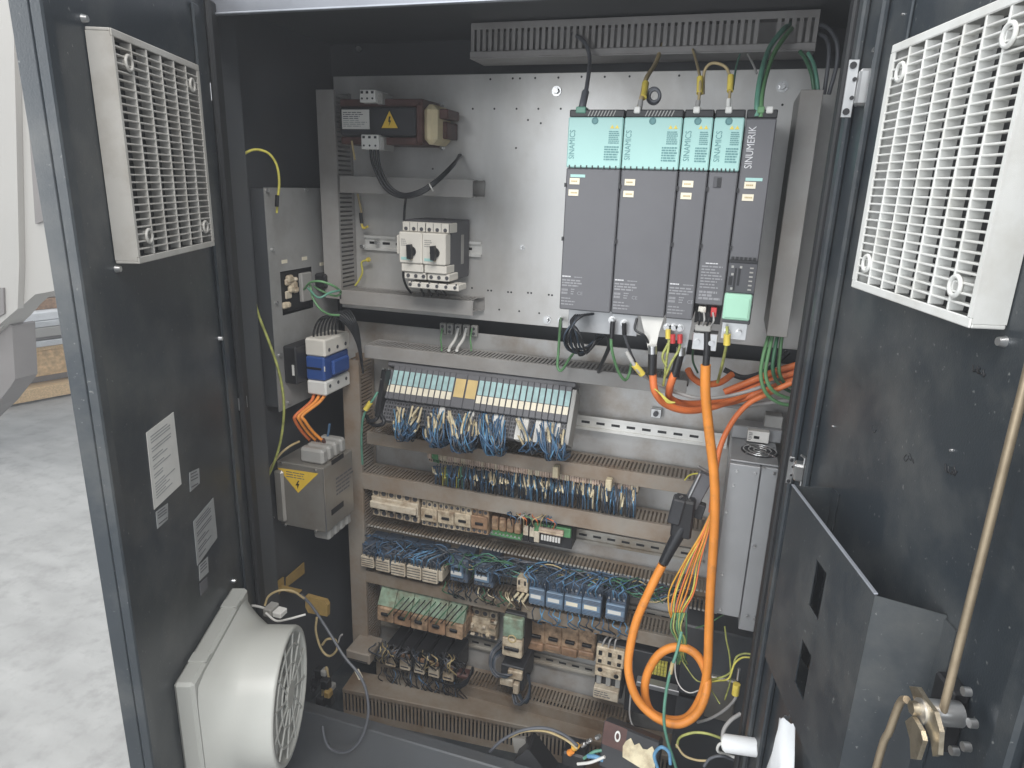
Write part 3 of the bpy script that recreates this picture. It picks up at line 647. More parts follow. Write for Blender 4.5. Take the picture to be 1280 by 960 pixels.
def print_lines(F, x0, x1, z0, z1, n, m, parent, seed=1, y=-.0004, h=.45, ragged=.4, nm='print'):
    rn = random.Random(seed); mb = MB(F); dz = (z1-z0)/n
    for i in range(n):
        zz = z1-dz*(i+.5); x = x0; e = x1-(x1-x0)*ragged*rn.random()
        while x < e-.001:
            w = (x1-x0)*(.08+.22*rn.random()); mb.box(x, min(e, x+w), y, y-.0002, zz-dz*h/2, zz+dz*h/2); x += w+(x1-x0)*.035
    return part(mb, nm, m, parent)

# ------------------------------------------------------------------ drive modules
HD = .3437; ZTe = -.085
def drive(x0, w, label, kind):
    F = Fr((x0, 0, 0)); g = .0011
    t = thing('drive_module', label, 'drive module', tuple(F(w/2, .13, -HD)), None)
    top = 0.0
    mb = MB(F); mb.box(g, w-g, .003, .268, -HD if kind != 'narrow' else -HD+.03, ZTe-.0005 if kind != 'ncu' else -.001, c=.002); part(mb, 'body', 'drive_grey', t)
    # black vent cap above
    mb = MB(F); mb.box(g, w-g, .006, .25, .0005 if kind != 'ncu' else -.0005, .013, c=.0015); part(mb, 'vent_cap', 'black', t)
    if w > .08:
        mb = MB(F)
        for i in range(9):
            xx = .34*w+i*.055*w; mb.add([(xx, .0056, .002), (xx+.0018, .0056, .002), (xx+.006, .0056, .0115), (xx+.0042, .0056, .0115)], [(0, 1, 2, 3)])
        part(mb, 'vent_fins', 'plastic_grey', t)
    if kind != 'ncu':
        mb = MB(F); mb.box(g, w-g, 0, .266, ZTe, 0, c=.0018); tc = part(mb, 'top_cover', 'teal', t)
        text_mesh('lettering', 'SINAMICS', F, .0145 if w > .08 else .0155, -.0705, .0142, 'teal_print', tc, y=-.0004, rot=math.pi/2, squeeze=.80)
        cx = w*.49 if w > .08 else w*.48
        mb = MB(); mb.ring(F(cx, -.0005, -.006), (0, 1, 0), .0048, .0011, n=18); mb.cyl(F(cx, .0, -.006), F(cx, -.0008, -.006), .0038, n=14); part(mb, 'lock_screw', 'teal_print', tc)
        xr = w-.0055
        mb = MB(F)
        for k in (0, 1):
            xx = xr-.018+k*.0085; mb.prism([(xx, -.0185), (xx+.0072, -.0185), (xx+.0036, -.0125)], -.0002, -.0006)
        part(mb, 'warning_sign', 'tag_yellow', tc)
        wl = .026 if w > .08 else .020
        print_lines(F, xr-wl*.75, xr, -.044, -.022, 7, 'teal_print', tc, 2, ragged=.1, h=.55); print_lines(F, xr-wl, xr, -.072, -.047, 6, 'teal_print', tc, 4, ragged=.1, h=.6)
        mb = MB(F); n = 9 if w > .08 else 6
        for i in range(n):
            if w < .08 and i in (2, 3): pass
            xx = .006+(w-.016)*i/(n-1); mb.box(xx, xx+.0022, -.0005, .0012, ZTe-.0005, ZTe+.0045)
        part(mb, 'latch_teeth', 'teal_print' if w > .2 else 'black', tc)
    mb = MB(F); mb.box(-.0004, .0026, -.0012, .004, -.119, -.112); mb.box(-.0004, .0026, -.0012, .004, -.215, -.208); part(mb, 'side_tab', 'black', t)
    return t, F
d1, F1 = drive(0, .1, 'wide teal-topped drive module, leftmost of the two wide ones', 'wide')
d2, F2 = drive(.1, .1, 'wide teal-topped drive module between the leftmost one and the narrow ones', 'wide')
d3, F3 = drive(.2, .05, 'narrow teal-topped drive module with two cream stickers', 'thin')
d4, F4 = drive(.25, .05, 'narrow teal-topped drive module without stickers, beside the all-grey unit', 'narrow')
d5, F5 = drive(.3, .05, 'narrow all-grey control unit at the right end of the drives', 'ncu')
def stickers(F, t, x, z, teal=True, w=.0185):
    if teal:
        mb = MB(F); mb.box(x+.001, x+.030 if w > .02 else x+.028, .0022, .003, z+.0075, z+.0125); part(mb, 'name_plate', 'teal', t)
    for k, dz in enumerate((0, -.020)):
        mb = MB(F); mb.box(x-.001*k, x+w-.001*k, .0018, .0026, z-.005+dz, z+.006+dz, c=.0002); o = part(mb, 'sticker', 'cream', t)
        print_lines(F, x+.003, x+w-.003, z-.002+dz, z+.003+dz, 1, 'wire_tan', o, 3+k, y=.0017, h=.5, ragged=.1)
stickers(F1, d1, .0085, -.109); stickers(F2, d2, .0085, -.108, False); stickers(F3, d3, .0085, -.108, False); stickers(F5, d5, .0105, -.107)
for F, t, x1 in ((F1, d1, .043), (F2, d2, .046), (F3, d3, .046)):
    o = print_lines(F, .004, .021, -.283, -.278, 1, 'white_print', t, 1, y=.0026, ragged=.05, nm='name_print'); print_lines(F, .027, x1, -.283, -.279, 1, 'grey_print', t, 1, y=.0026)
    print_lines(F, .004, x1, -.300, -.285, 3, 'grey_print', t, 3, y=.0026, h=.55); print_lines(F, .004, .016, -.315, -.303, 2, 'grey_print', t, 4, y=.0026, h=.7, ragged=.05)
    print_lines(F, .022, x1-.012, -.315, -.302, 3, 'grey_print', t, 5, y=.0026, h=.5); text_mesh('lettering', 'CE', F, x1-.009, -.314, .009, 'grey_print', t, y=.0026)
    print_lines(F, .004, x1-.012, -.336, -.319, 3, 'grey_print', t, 6, y=.0026, h=.4)
# narrow module: slot in the upper front, printed field, lower connector bay
mb = MB(F4); mb.box(.010, .023, .0015, .004, -.112, -.094, c=.0005); part(mb, 'display_slot', 'drive_dark', d4)
mb = MB(F4); mb.box(.016, .022, .0008, .0014, -.111, -.096); part(mb, 'slot_insert', 'black', d4)
print_lines(F4, .012, .034, -.242, -.238, 1, 'white_print', d4, 1, y=.0026); print_lines(F4, .006, .045, -.285, -.243, 8, 'grey_print', d4, 8, y=.0026); print_lines(F4, .006, .044, -.305, -.288, 3, 'grey_print', d4, 9, y=.0026, h=.7)
mb = MB(F4); mb.box(.002, .048, .03, .2, -.352, -.3145); part(mb, 'connector_bay', 'black', d4)
mb = MB(F4); mb.box(.008, .021, .004, .03, -.329, -.318, c=.001); mb.box(.010, .018, .002, .0038, -.327, -.320, c=.0005); part(mb, 'plug', 'beige_clean', d4)
mb = MB(F4); mb.box(.030, .040, .004, .03, -.335, -.318, c=.001); part(mb, 'plug', 'red', d4)
mb = MB(F4); mb.box(.006, .034, -.004, .03, -.362, -.349, c=.002); part(mb, 'plug', 'plastic_grey', d4)
for k in range(4):
    mb = MB(); mb.tube([F4(.01+.008*k, .002, -.327), F4(.013+.008*k, -.012, -.338), F4(.012+.007*k, -.002, -.35)], .0018, 6); part(mb, 'lead', ['wire_black', 'wire_grey', 'wire_black', 'wire_grey'][k], d4)
mb = MB(F4); mb.box(.004, .047, -.006, -.004, -.395, -.364, c=.001); mb.box(.004, .047, -.004, .03, -.3665, -.364); pz = part(mb, 'shield_plate', 'steel', d4)
for xx in (.012, .037):
    mb = MB(); mb.cyl(F4(xx, -.006, -.38), F4(xx, -.011, -.38), .005, n=12); part(mb, 'screw', 'steel', pz)
# control unit: lettering, ports
text_mesh('lettering', 'SINUMERIK', F5, .0185, -.080, .0172, 'white_print', d5, y=.0024, rot=math.pi/2, squeeze=.78)
mb = MB(F5)
for i in range(6): mb.box(.004+i*.0072, .0085+i*.0072, -.001, .003, -.2305, -.226)
mb.box(.0012, .0488, -.0004, .003, -.2355, -.2308); part(mb, 'ridge', 'black', d5)
mb = MB(F5); mb.box(.0012, .049, .0006, .0028, -.288, -.2358, c=.0008); pp = part(mb, 'port_panel', 'drive_dark', d5)
mb = MB(F5); mb.box(.012, .0155, -.0004, .0005, -.284, -.245); mb.box(.018, .022, -.0004, .0005, -.275, -.245); mb.box(.004, .010, -.0004, .0005, -.275, -.26); part(mb, 'port', 'black', pp)
mb = MB(F5)
for (x_, z_) in ((.006, -.243), (.020, -.243), (.007, -.256), (.008, -.281)): mb.box(x_, x_+.004, -.0008, .0004, z_-.002, z_+.002)
for i in range(6): mb.box(.037, .043, -.0006, .0004, -.245-i*.0075, -.2425-i*.0075)
part(mb, 'indicator', 'plastic_grey', pp)
mb = MB(F5)
for i in range(5): mb.cyl(F5(.030, .0004, -.246-i*.008), F5(.030, -.0006, -.246-i*.008), .0016, n=8)
part(mb, 'led', 'black', pp)
mb = MB(F5); mb.box(.0005, .0465, -.014, .002, -.334, -.2885, c=.002); cv = part(mb, 'connector_cover', 'mint', d5)
mb = MB(F5); mb.box(.004, .043, -.0155, -.0142, -.330, -.295, c=.001); part(mb, 'raised_field', 'mint', cv)
mb = MB(F5); mb.box(.020, .027, -.013, .002, -.3385, -.3342); mb.box(.002, .0445, -.011, .002, -.3375, -.3345); mb.box(.0468, .049, -.006, .0, -.312, -.306); part(mb, 'clip', 'drive_dark', cv)
mb = MB(F5); mb.box(.002, .045, .004, .006, -.372, -.336, c=.0005); part(mb, 'earth_plate', 'steel', d5)
for xx in (.012, .032):
    mb = MB(); mb.cyl(F5(xx, .004, -.358), F5(xx, -.006, -.358), .0052, .0045, n=12); part(mb, 'screw', 'steel', d5)
# module connectors on top
for i, (u, c) in enumerate(((727, 'wire_gteal'), (797, 'white'), (871, 'white'), (911, 'white'), (951, 'wire_green'), (962, 'white'))):
    p = A(u, 139, .012); t_ = (d1, d2, d3, d4, d5, d5)[i]; w_ = .009 if i == 0 else .0055
    mb = MB(); mb.box(p.x-w_, p.x+w_, .004, .03, p.z-.004, p.z+.007, c=.0015); part(mb, 'plug', c, t_)
# bottom earth plates and bolts below drives
ep = thing('earth_bar', 'bright earthing sheet with bolts below the drive modules', 'earth bar', tuple(F1(.17, .02, -.40)))
za = A(760, 399, .012).z; 
mb = MB(); mb.box(.022, .052, .010, .012, -.42, -.3445); part(mb, 'tab', 'galv', ep) if False else None
mb = MB(); mb.box(.102, .151, .012, .014, -.385, -.345, c=.0006); part(mb, 'sheet', 'case_silver', ep)
mb = MB(); mb.prism([(.155, -.345), (.198, -.345), (.192, -.372), (.186, -.428), (.181, -.428), (.168, -.385)], .012, .014); part(mb, 'sheet', 'paper', ep)
mb = MB(); mb.prism([(.203, -.345), (.249, -.345), (.247, -.37), (.243, -.425), (.236, -.425), (.233, -.385), (.205, -.385)], .012, .014); part(mb, 'sheet', 'case_silver', ep)
mb = MB(); mb.box(.014, .1, .03, .032, -.39, -.343, c=.0006); part(mb, 'sheet', 'case_silver', ep)
for (u, v) in ((765, 400), (780, 404), (834, 409), (842, 409), (850, 410)):
    p = A(u, v, .01); mb = MB(); mb.cyl((p.x, .012, p.z), (p.x, .002, p.z), .0052, .0045, n=8); mb.cyl((p.x, .012, p.z), (p.x, .0108, p.z), .0075, n=12); part(mb, 'bolt', 'steel', ep)

# ------------------------------------------------------------------ transformer
tt = thing('transformer', 'dark control transformer with cream coil, label and warning triangle', 'transformer', tuple(A(480, 190, .2)))
yT = .155
def bx(u0, v0, u1, v1, y):
    a = A(u0, v0, y); b = A(u1, v1, y); return a.x, b.x, b.z, a.z
x0, x1, z0, z1 = bx(424, 134, 519, 170, yT); mb = MB(); mb.box(x0, x1, yT, .268, z0, z1, c=.003); part(mb, 'core', 'dark', tt)
for k in range(2):
    zz = z1+.002 if k == 0 else z0-.018
    mb = MB(); mb.box(x0-.006, x1+.012, yT+.012, .262, zz, zz+.016, c=.002); part(mb, 'frame_bar', 'copper_red', tt)
xa, xb, za, zb2 = bx(519, 131, 540, 179, yT+.01)
mb = MB(); mb.box(xa+.001, xa+.016, yT+.004, .262, za-.004, zb2+.004, c=.006); part(mb, 'coil_end', 'copper_red', tt)
mb = MB(); mb.cyl((xa+.0165, yT+.05, za+.002), (xa+.0165, yT+.05, zb2-.002), .001, n=6); mb = MB(); mb.box(xa+.0165, xb+.008, yT+.01, .258, za-.002, zb2+.002, c=.011); part(mb, 'coil', 'coil', tt)
mb = MB(); mb.box(xb+.007, xb+.028, yT+.03, .25, zb2-.026, zb2-.006, c=.002); mb.box(xb+.004, xb+.018, yT+.05, .266, za+.012, zb2-.03, c=.002); part(mb, 'bracket', 'copper_red', tt)
for (u0, v0, u1, v1, nm) in ((449, 112, 469, 128, 0), (451, 168, 473, 187, 1)):
    q = bx(u0, v0, u1, v1, yT-.012); mb = MB(); mb.box(q[0], q[1], yT-.012, yT+.05, q[2], q[3], c=.0015); o = part(mb, 'terminal_block', 'white', tt)
    mb = MB()
    for i in range(3):
        xx = q[0]+(q[1]-q[0])*(i+.5)/3; mb.box(xx-.003, xx+.003, yT-.0126, yT-.0121, q[3]-.008, q[3]-.003); mb.cyl((xx, yT-.0121, q[2]+.008), (xx, yT-.013, q[2]+.008), .0022, n=8)
    part(mb, 'screw', 'dark', o)
q = bx(470, 116, 478, 130, yT); mb = MB(); mb.box(q[0], q[1], yT, yT+.05, q[2], q[3], c=.001); part(mb, 'terminal_block', 'plastic_grey', tt)
q = bx(474, 171, 480, 188, yT); mb = MB(); mb.box(q[0], q[1], yT, yT+.05, q[2], q[3], c=.001); part(mb, 'terminal_block', 'plastic_grey', tt)
q = bx(427, 137, 462, 161.5, yT-.001); mb = MB(); mb.box(q[0], q[1], yT-.0012, yT-.0003, q[2], q[3]); o = part(mb, 'label_plate', 'paper', tt)
print_lines(ID, q[0]+.003, q[1]-.014, q[3]-.02, q[3]-.004, 4, 'ink', o, 3, y=yT-.0012); print_lines(ID, q[0]+.003, q[1]-.006, q[2]+.004, q[2]+.02, 4, 'paper_grey', o, 6, y=yT-.0012)
q = bx(474, 135, 500, 162, yT-.001); xm = (q[0]+q[1])/2
mb = MB(); mb.prism([(q[0], q[2]), (q[1], q[2]), (xm, q[3])], yT-.0012, yT-.0003); o = part(mb, 'warning_sign', 'black', tt)
mb = MB(); k = .8; zc_ = q[2]+(q[3]-q[2])*.33; f_ = lambda x, z: (xm+(x-xm)*k, zc_+(z-zc_)*k); mb.prism([f_(q[0], q[2]), f_(q[1], q[2]), f_(xm, q[3])], yT-.0016, yT-.0013); part(mb, 'sign_field', 'sign_yellow', o)
mb = MB(); b_ = zc_; mb.prism([(xm-.001, b_+.012), (xm+.003, b_+.012), (xm+.0005, b_+.004), (xm+.004, b_+.004), (xm-.002, b_-.008), (xm, b_+.001), (xm-.003, b_+.001)], yT-.002, yT-.0017); part(mb, 'bolt_symbol', 'black', o)
mb = MB(); q = bx(439, 176, 443, 200, .16); mb.prism([(q[0], q[3]), (q[0]+.004, q[3]), (q[1]+.004, q[2]), (q[1], q[2])], .158, .16); part(mb, 'tag', 'wire_tan', tt)

# ------------------------------------------------------------------ the two motor starters
yM = .12
for i in range(2):
    u0 = 498+29.5*i
    t = thing('motor_starter', ('left', 'right')[i]+' one of the two white motor starter switches with black knobs', 'switch', tuple(A(u0+15, 345, yM)))
    dv = 1.6*i
    a = A(498, 290, yM); W2 = (A(557, 293, yM).x-a.x)/2; xa = a.x+W2*i; xb = xa+W2-.0006
    Zt = lambda v: A(527, v, yM).z
    mb = MB(); mb.box(xa, xb, yM, yM+.03, Zt(330.5), Zt(291), c=.0025); part(mb, 'front', 'beige_clean', t)
    mb = MB(); mb.box(xa+.0035, xb+.003, yM+.012, yM+.06, Zt(290.6), Zt(278.5), c=.0015); tb = part(mb, 'terminal_row', 'beige_clean', t)
    mb = MB()
    for k in range(3):
        xx = xa+.0035+(W2)*(k+.5)/3; mb.cyl((xx, yM+.0118, Zt(287)), (xx, yM+.0105, Zt(287)), .0042, n=10); mb.box(xx+W2/6-.0006, xx+W2/6+.0002, yM+.0112, yM+.0119, Zt(290), Zt(279))
    part(mb, 'screw', 'drive_dark', tb)
    mb = MB(); mb.box(xa+.004, xb+.001, yM+.003, yM+.05, Zt(341), Zt(331), c=.0015); part(mb, 'lower_front', 'beige_clean', t)
    mb = MB(); mb.box(xa+.009, xb+.006, yM+.008, yM+.06, Zt(350.5), Zt(341.5), c=.0015); tb = part(mb, 'terminal_row', 'beige_clean', t)
    mb = MB()
    for k in range(3):
        xx = xa+.0095+W2*(k+.5)/3; mb.cyl((xx, yM+.0078, Zt(346)), (xx, yM+.0065, Zt(346)), .0042, n=10)
    part(mb, 'screw', 'drive_dark', tb)
    mb = MB(); mb.box(xa, xb, yM+.032, .262, Zt(352), Zt(276), c=.002); part(mb, 'body', 'drive_dark', t)
    xk = xa+W2*.56; zk = Zt(315)
    mb = MB(); mb.cyl((xk, yM, zk), (xk, yM-.004, zk), .011, n=20); mb.prism([(xk-.0055, zk+.015), (xk+.0035, zk+.016), (xk+.0075, zk), (xk+.0045, zk-.016), (xk-.0045, zk-.015)], yM-.016, yM-.0042); part(mb, 'knob', 'black', t)
    mb = MB(); mb.box(xa+.006, xa+.027, yM-.0006, yM, Zt(326), Zt(322.5)); part(mb, 'name_plate', 'teal', t)
    print_lines(ID, xa+.006, xa+.024, Zt(309), Zt(299), 4, 'plastic_grey', t, 2+i, y=yM-.0002)
    mb = MB(); mb.box(xk-.002, xk+.002, yM-.003, yM, Zt(326), Zt(323)); part(mb, 'indicator', 'sleeve', t)
    if i == 0:
        mb = MB(); mb.box(xa-.011, xa-.0006, yM+.012, yM+.03, Zt(320), Zt(296), c=.001); part(mb, 'auxiliary_switch', 'beige_clean', t)
    else:
        mb = MB(); mb.box(xb+.0002, xb+.0012, yM+.09, yM+.105, Zt(333), Zt(295)); part(mb, 'side_label', 'plastic_grey', t)
a = A(510, 350.6, yM+.012); b = A(573, 360, yM+.012)
t = thing('terminal_feeder', 'white infeed terminal block clipped under the two motor starters', 'terminal', (a.x, yM, b.z))
mb = MB(); mb.box(a.x, b.x, yM+.012, yM+.06, b.z-.008, a.z-.002, c=.0015); part(mb, 'body', 'beige_clean', t)
for k in range(6):
    xx = a.x+.006+(b.x-a.x-.014)*k/5
    mb = MB(); mb.cyl((xx, yM+.0118, (a.z+b.z)/2-.004), (xx, yM+.0105, (a.z+b.z)/2-.004), .0038, n=10); mb.cyl((xx+.003, yM+.0118, (a.z+b.z)/2+.003), (xx+.003, yM+.0108, (a.z+b.z)/2+.003), .002, n=8); part(mb, 'screw', 'drive_dark', t)
# ------------------------------------------------------------------ cables and wires
def cable(name, label, pts, r, m, cat='cable', extra=None, n=8, k=6, group=None):
    P = [A(*p) if len(p) == 3 and p[0] > 20 else Vector(p) for p in pts]
    t = None
    mb = MB(); mb.tube(P, r, n, k=k)
    if not extra: return single(mb, name, m, label, cat, group)
    t = thing(name, label, cat, tuple(P[0]), group); part(mb, 'sheath', m, t)
    for (nm, pp, rr, mm) in extra:
        mb = MB(); mb.tube([A(*p) for p in pp], rr, 10, k=4); part(mb, nm, mm, t)
    return t
def bundle(label, wires, name='wire_bundle', cat='wire bundle', group=None):
    t = thing(name, label, cat, tuple(wires[0][0][0]), group)
    for (pts, r, m, sl) in wires:
        P = spline([Vector(p) for p in pts], 4); mb = MB(); mb.sweep(P, r, 5)
        if sl:
            i0, i1 = max(0, int(sl[0]*(len(P)-1))), max(2, int(sl[1]*(len(P)-1)))
            if i1 <= i0: i1 = i0+1
            mb.sweep(P[i0:i1+1], r*1.75, 6, mi=1)
        part(mb, 'wire', [m, 'sleeve'], t)
    return t

# at the top of the drives
cable('power_cable', 'thick blue-grey cable from the ceiling duct into the leftmost drive', [(716, 42, .20), (730, 52, .165), (737, 72, .15), (734, 105, .06), (729, 128, .018), (727, 138, .015)], .0040, 'wire_dgrey', extra=[('strain_relief', [(732, 115, .035), (729, 128, .018), (727, 138, .015)], .0065, 'wire_dgrey')])
cable('signal_cable', 'beige cable with yellow tag into the second wide drive', [(828, 55, .20), (820, 78, .16), (808, 98, .08), (803, 118, .04), (798, 138, .015)], .0042, 'wire_tan', extra=[('tag', [(807, 104, .065), (804, 122, .035)], .0062, 'tag_yellow'), ('tail', [(801, 126, .025), (799, 139, .014)], .0045, 'wire_grey')])
mb = MB(); p = A(817, 120, .05); mb.ring(p, (.4, 1, .2), .012, .0035, n=24); mb.ring(p+Vector((.002, -.003, 0)), (.3, 1, .1), .010, .003, n=24); single(mb, 'cable_coil', 'wire_dgrey', 'small dark coiled cable loop above the second wide drive', 'cable')
cable('signal_cable', 'thin pale cable with yellow tag into the stickered narrow drive', [(866, 62, .18), (870, 75, .14), (875, 98, .05), (874, 120, .03), (871, 139, .015)], .0026, 'wire_tan', extra=[('tag', [(875, 97, .05), (874.5, 117, .035)], .0055, 'tag_yellow'), ('tail', [(873, 126, .02), (871, 139, .014)], .004, 'wire_grey')])
cable('signal_cable', 'arched pale cable with yellow tag into the unstickered narrow drive', [(879, 118, .06), (880, 92, .06), (886, 81, .06), (896, 79, .06), (908, 85, .06), (913, 100, .05), (912, 120, .03), (910, 139, .015)], .0026, 'wire_tan', extra=[('tag', [(913.5, 95, .05), (912.5, 114, .035)], .0055, 'tag_yellow'), ('tail', [(911, 124, .02), (910, 139, .014)], .004, 'white')])
cable('signal_cable', 'thin grey-green wire beside the arched cable tag', [(925, 68, .17), (920, 85, .12), (916, 112, .04)], .0018, 'wire_gteal')
cable('signal_cable', 'thin grey wire from the ceiling duct behind the green cables', [(935, 68, .17), (942, 82, .13), (946, 92, .12)], .002, 'wire_grey')
cable('signal_cable', 'green-blue cable, left of the pair entering the grey control unit', [(990, 28, .21), (978, 38, .17), (962, 60, .13), (952, 90, .06), (947, 120, .02), (946, 146, .008)], .0046, 'wire_gteal')
cable('signal_cable', 'bright green cable, right of the pair entering the grey control unit', [(993, 32, .20), (982, 45, .16), (968, 66, .12), (957, 96, .06), (952, 122, .02), (951, 147, .008)], .0042, 'wire_green')
for i, (lab, pts, c) in enumerate([
    ('dark green cable arching from the ceiling duct end into the right duct', [(1000, 64, .17), (1008, 76, .16), (1015, 95, .15), (1018, 118, .15)], 'wire_dgreen'),
    ('green cable dropping beside the arch into the right duct', [(1010, 66, .17), (1017, 80, .16), (1021, 100, .15), (1023, 118, .15)], 'wire_gteal'),
    ('grey-green cable looping furthest right over the duct end', [(1022, 30, .2), (1036, 36, .18), (1046, 54, .17), (1046, 80, .17), (1036, 118, .17)], 'wire_dgrey'),
    ('dark cable loop just inside the furthest right loop', [(1024, 42, .2), (1034, 50, .18), (1036, 72, .17), (1030, 118, .17)], 'wire_dgrey')]):
    cable('signal_cable', lab, pts, .0036, c)

# transformer leads
for i in range(3):
    d = i*4.5
    cable('transformer_lead', ('outermost', 'middle', 'innermost')[i]+' of three black leads looping under the transformer', [(463+d, 184, .15), (466+d*.9, 205, .145), (480+d*.6, 234-d*.4, .14), (500+d*.3, 246-d*.4, .14), (524, 243-d*.5, .14), (546, 228-d*.4, .16), (566, 208-d*.3, .2), (574+i, 194, .26)], .0033, 'wire_black')
mb = MB(); p = A(539, 234, .15); mb.ring(p, (1, .4, .6), .0085, .0018, n=16); single(mb, 'cable_tie', 'wire_white', 'white cable tie round the black transformer leads', 'cable tie')
cable('transformer_lead', 'thin black lead dropping from the loop behind the motor starters', [(508, 244, .16), (506, 258, .2), (505, 276, .2)], .0028, 'wire_black')
cable('starter_lead', 'black lead curling out beneath the left motor starter', [(505, 330, .2), (504, 345, .19), (508, 358, .20), (514, 366, .22)], .0028, 'wire_black')
for i in range(4):
    u = 526+i*9
    cable('starter_lead', ('leftmost', 'second from left', 'third from left', 'rightmost')[i]+' short black lead under the infeed terminal block', [(u, 356, .15), (u+1, 363, .16), (u+4, 369, .2)], .0026, 'wire_black', group='short leads under the infeed block')
# earthing leads at the plate edge
cable('earth_lead', 'short yellow-green earth lead with lug, upper of the two by the vertical duct', [(447, 242, .25), (450, 256, .25), (452, 268, .25), (452, 283, .25)], .0028, 'wire_tan', extra=[('ferrule', [(451, 266, .249), (452, 279, .249)], .0042, 'black'), ('lug', [(452, 280, .25), (454, 285, .25), (460, 283, .25)], .003, 'tag_yellow')])
cable('earth_lead', 'short yellow-green earth lead with lug, lower of the two by the vertical duct', [(459, 325, .25), (452, 328, .25), (453, 340, .25), (449, 350, .25), (444, 357, .25)], .0025, 'wire_yel', extra=[('lug', [(459, 325, .249), (462, 324, .249)], .0055, 'tag_yellow')])
for (u, v) in ((453, 308), (471, 303)):
    p = A(u, v, .255); mb = MB(); mb.cyl((p.x, .262, p.z), (p.x, .25, p.z), .005, n=8); single(mb, 'bolt_head', 'steel', 'bright bolt head %s on the upper plate' % ('at the edge of the vertical duct' if u < 460 else 'on the short rail end'), 'bolt')

# cable clamp plate and white cables between the plates
t = thing('cable_clamp', 'grey clamp blocks with white cables between the two plates', 'clamp', tuple(A(572, 420, .27)))
for i, u in enumerate((553, 562, 572, 582, 592)):
    p = A(u, 411+i*.8, .262); mb = MB(); mb.box(p.x-.008, p.x+.008, .262, .275, p.z-.014, p.z+.014, c=.002); o = part(mb, 'block', 'plastic_grey', t)
    mb = MB(); mb.cyl((p.x, .262, p.z+.006), (p.x, .2612, p.z+.006), .004, n=10); mb.cyl((p.x, .262, p.z-.006), (p.x, .2612, p.z-.006), .004, n=10); part(mb, 'screw', 'drive_dark', o)
for i, (u, c, r) in enumerate(((553, 'wire_green', .0022), (573, 'wire_white', .0038), (583, 'wire_white', .0038), (590, 'wire_green', .0022))):
    cable('conductor', ('left green conductor under the clamp blocks', 'left white conductor under the clamp blocks', 'right white conductor under the clamp blocks', 'right green conductor under the clamp blocks')[i], [(u, 410, .258), (u-2 if c == 'wire_green' else u-4, 424, .25), (u-(1 if c == 'wire_green' else 10), 433, .225), (u-(1 if c == 'wire_green' else 12), 438, .20)], r, c)

# below the drives
cable('earth_lead', 'green earth lead with black ferrule hanging below the leftmost drive', [(701, 398, .26), (700, 412, .2), (698, 440, .15), (697, 458, .14), (702, 463, .14), (712, 448, .17), (718, 440, .2)], .0030, 'wire_green', extra=[('ferrule', [(701, 400, .255), (700, 414, .2)], .0044, 'black')])
cable('earth_lead', 'green earth lead with black ferrule below the second wide drive', [(766, 404, .0), (764, 420, .0), (765, 438, .01), (772, 462, .04), (781, 475, .06), (787, 466, .08), (790, 448, .1)], .0030, 'wire_green', extra=[('ferrule', [(766, 402, .0), (764.5, 423, .0)], .0046, 'black')])
cable('earth_lead', 'dark lead with lug beside the second drive earth lead', [(780, 406, .0), (781, 420, .01), (788, 440, .04), (795, 455, .08)], .0028, 'wire_dgrey', extra=[('ferrule', [(780, 404, .0), (780.5, 418, .005)], .0042, 'black')])
W_ = []
for i in range(9):
    d = i*1.6; rr = random.Random(i)
    W_.append(([A(746-d*2.0, 392, .04), A(726-d*1.0, 396+d*.6, -.01+rr.uniform(-.01, .01)), A(706+d*1.5, 416+rr.uniform(-3, 3), -.015+rr.uniform(-.015, .01)), A(710+d*1.8, 440+rr.uniform(-6, 5), .02), A(731+d*1.2, 441-d*1.2+rr.uniform(-3, 3), .05), A(746+d*.8, 420, .06), A(749+d*.2, 400, .06)], .0023, 'wire_black' if i % 3 else 'wire_dark', None))
bundle('coiled bundle of thin black wires below the leftmost drive', W_)
cable('power_cable', 'thick black cable dropping right of the coiled black wires', [(742, 400, .06), (756, 412, .06), (762, 430, .08), (752, 455, .14), (748, 466, .2)], .0045, 'wire_black')
cable('signal_cable', 'black lead with kink in front of the pale bracket', [(796, 398, .01), (794, 412, .0), (806, 420, .0), (812, 432, .02)], .0024, 'wire_black')
cable('signal_cable', 'long grey cable with yellow tag running to the right', [(783, 440, .0), (790, 452, -.005), (800, 466, .0), (815, 476, .03), (840, 488, .05), (870, 497, .06), (905, 496, .08), (945, 486, .1), (975, 474, .14)], .0036, 'wire_grey', extra=[('tag', [(793, 456, -.004), (803, 468, .005)], .0065, 'tag_yellow'), ('plug', [(783, 440, .0), (790, 452, -.005)], .0045, 'plastic_grey')])
# motor cable ends: black shrink with orange-red sheath
for i, (lab, pts, ft, c) in enumerate([
    ('orange-red motor cable with frayed shield, left of the pair below the narrow drive', [(816, 440, .0), (815, 455, .0), (816, 470, .0), (819, 490, .0), (832, 505, .02), (858, 513, .05), (890, 509, .09), (930, 494, .14), (995, 466, .2)], [(816, 436, .0), (815, 468, .0)], 'orange_red'),
    ('orange-red motor cable with frayed shield, right of the pair below the narrow drive', [(850, 440, .01), (846, 458, .01), (840, 475, .01), (837, 486, .02), (838, 498, .05), (860, 505, .09), (900, 500, .13), (950, 480, .17), (995, 460, .2)], [(851, 438, .01), (843, 470, .01)], 'orange_red')]):
    cable('motor_cable', lab, pts, .0072, c, extra=[('shrink_sleeve', ft, .0082, 'black'), ('shield_braid', [(ft[0][0], ft[0][1]-4, ft[0][2]), (ft[0][0], ft[0][1]+6, ft[0][2])], .0086, 'steel')])
cable('motor_cable', 'orange-red cable hooking behind the big orange cable', [(860, 462, .08), (866, 472, .09), (880, 480, .1), (900, 478, .12), (915, 468, .15)], .0068, 'orange_red')
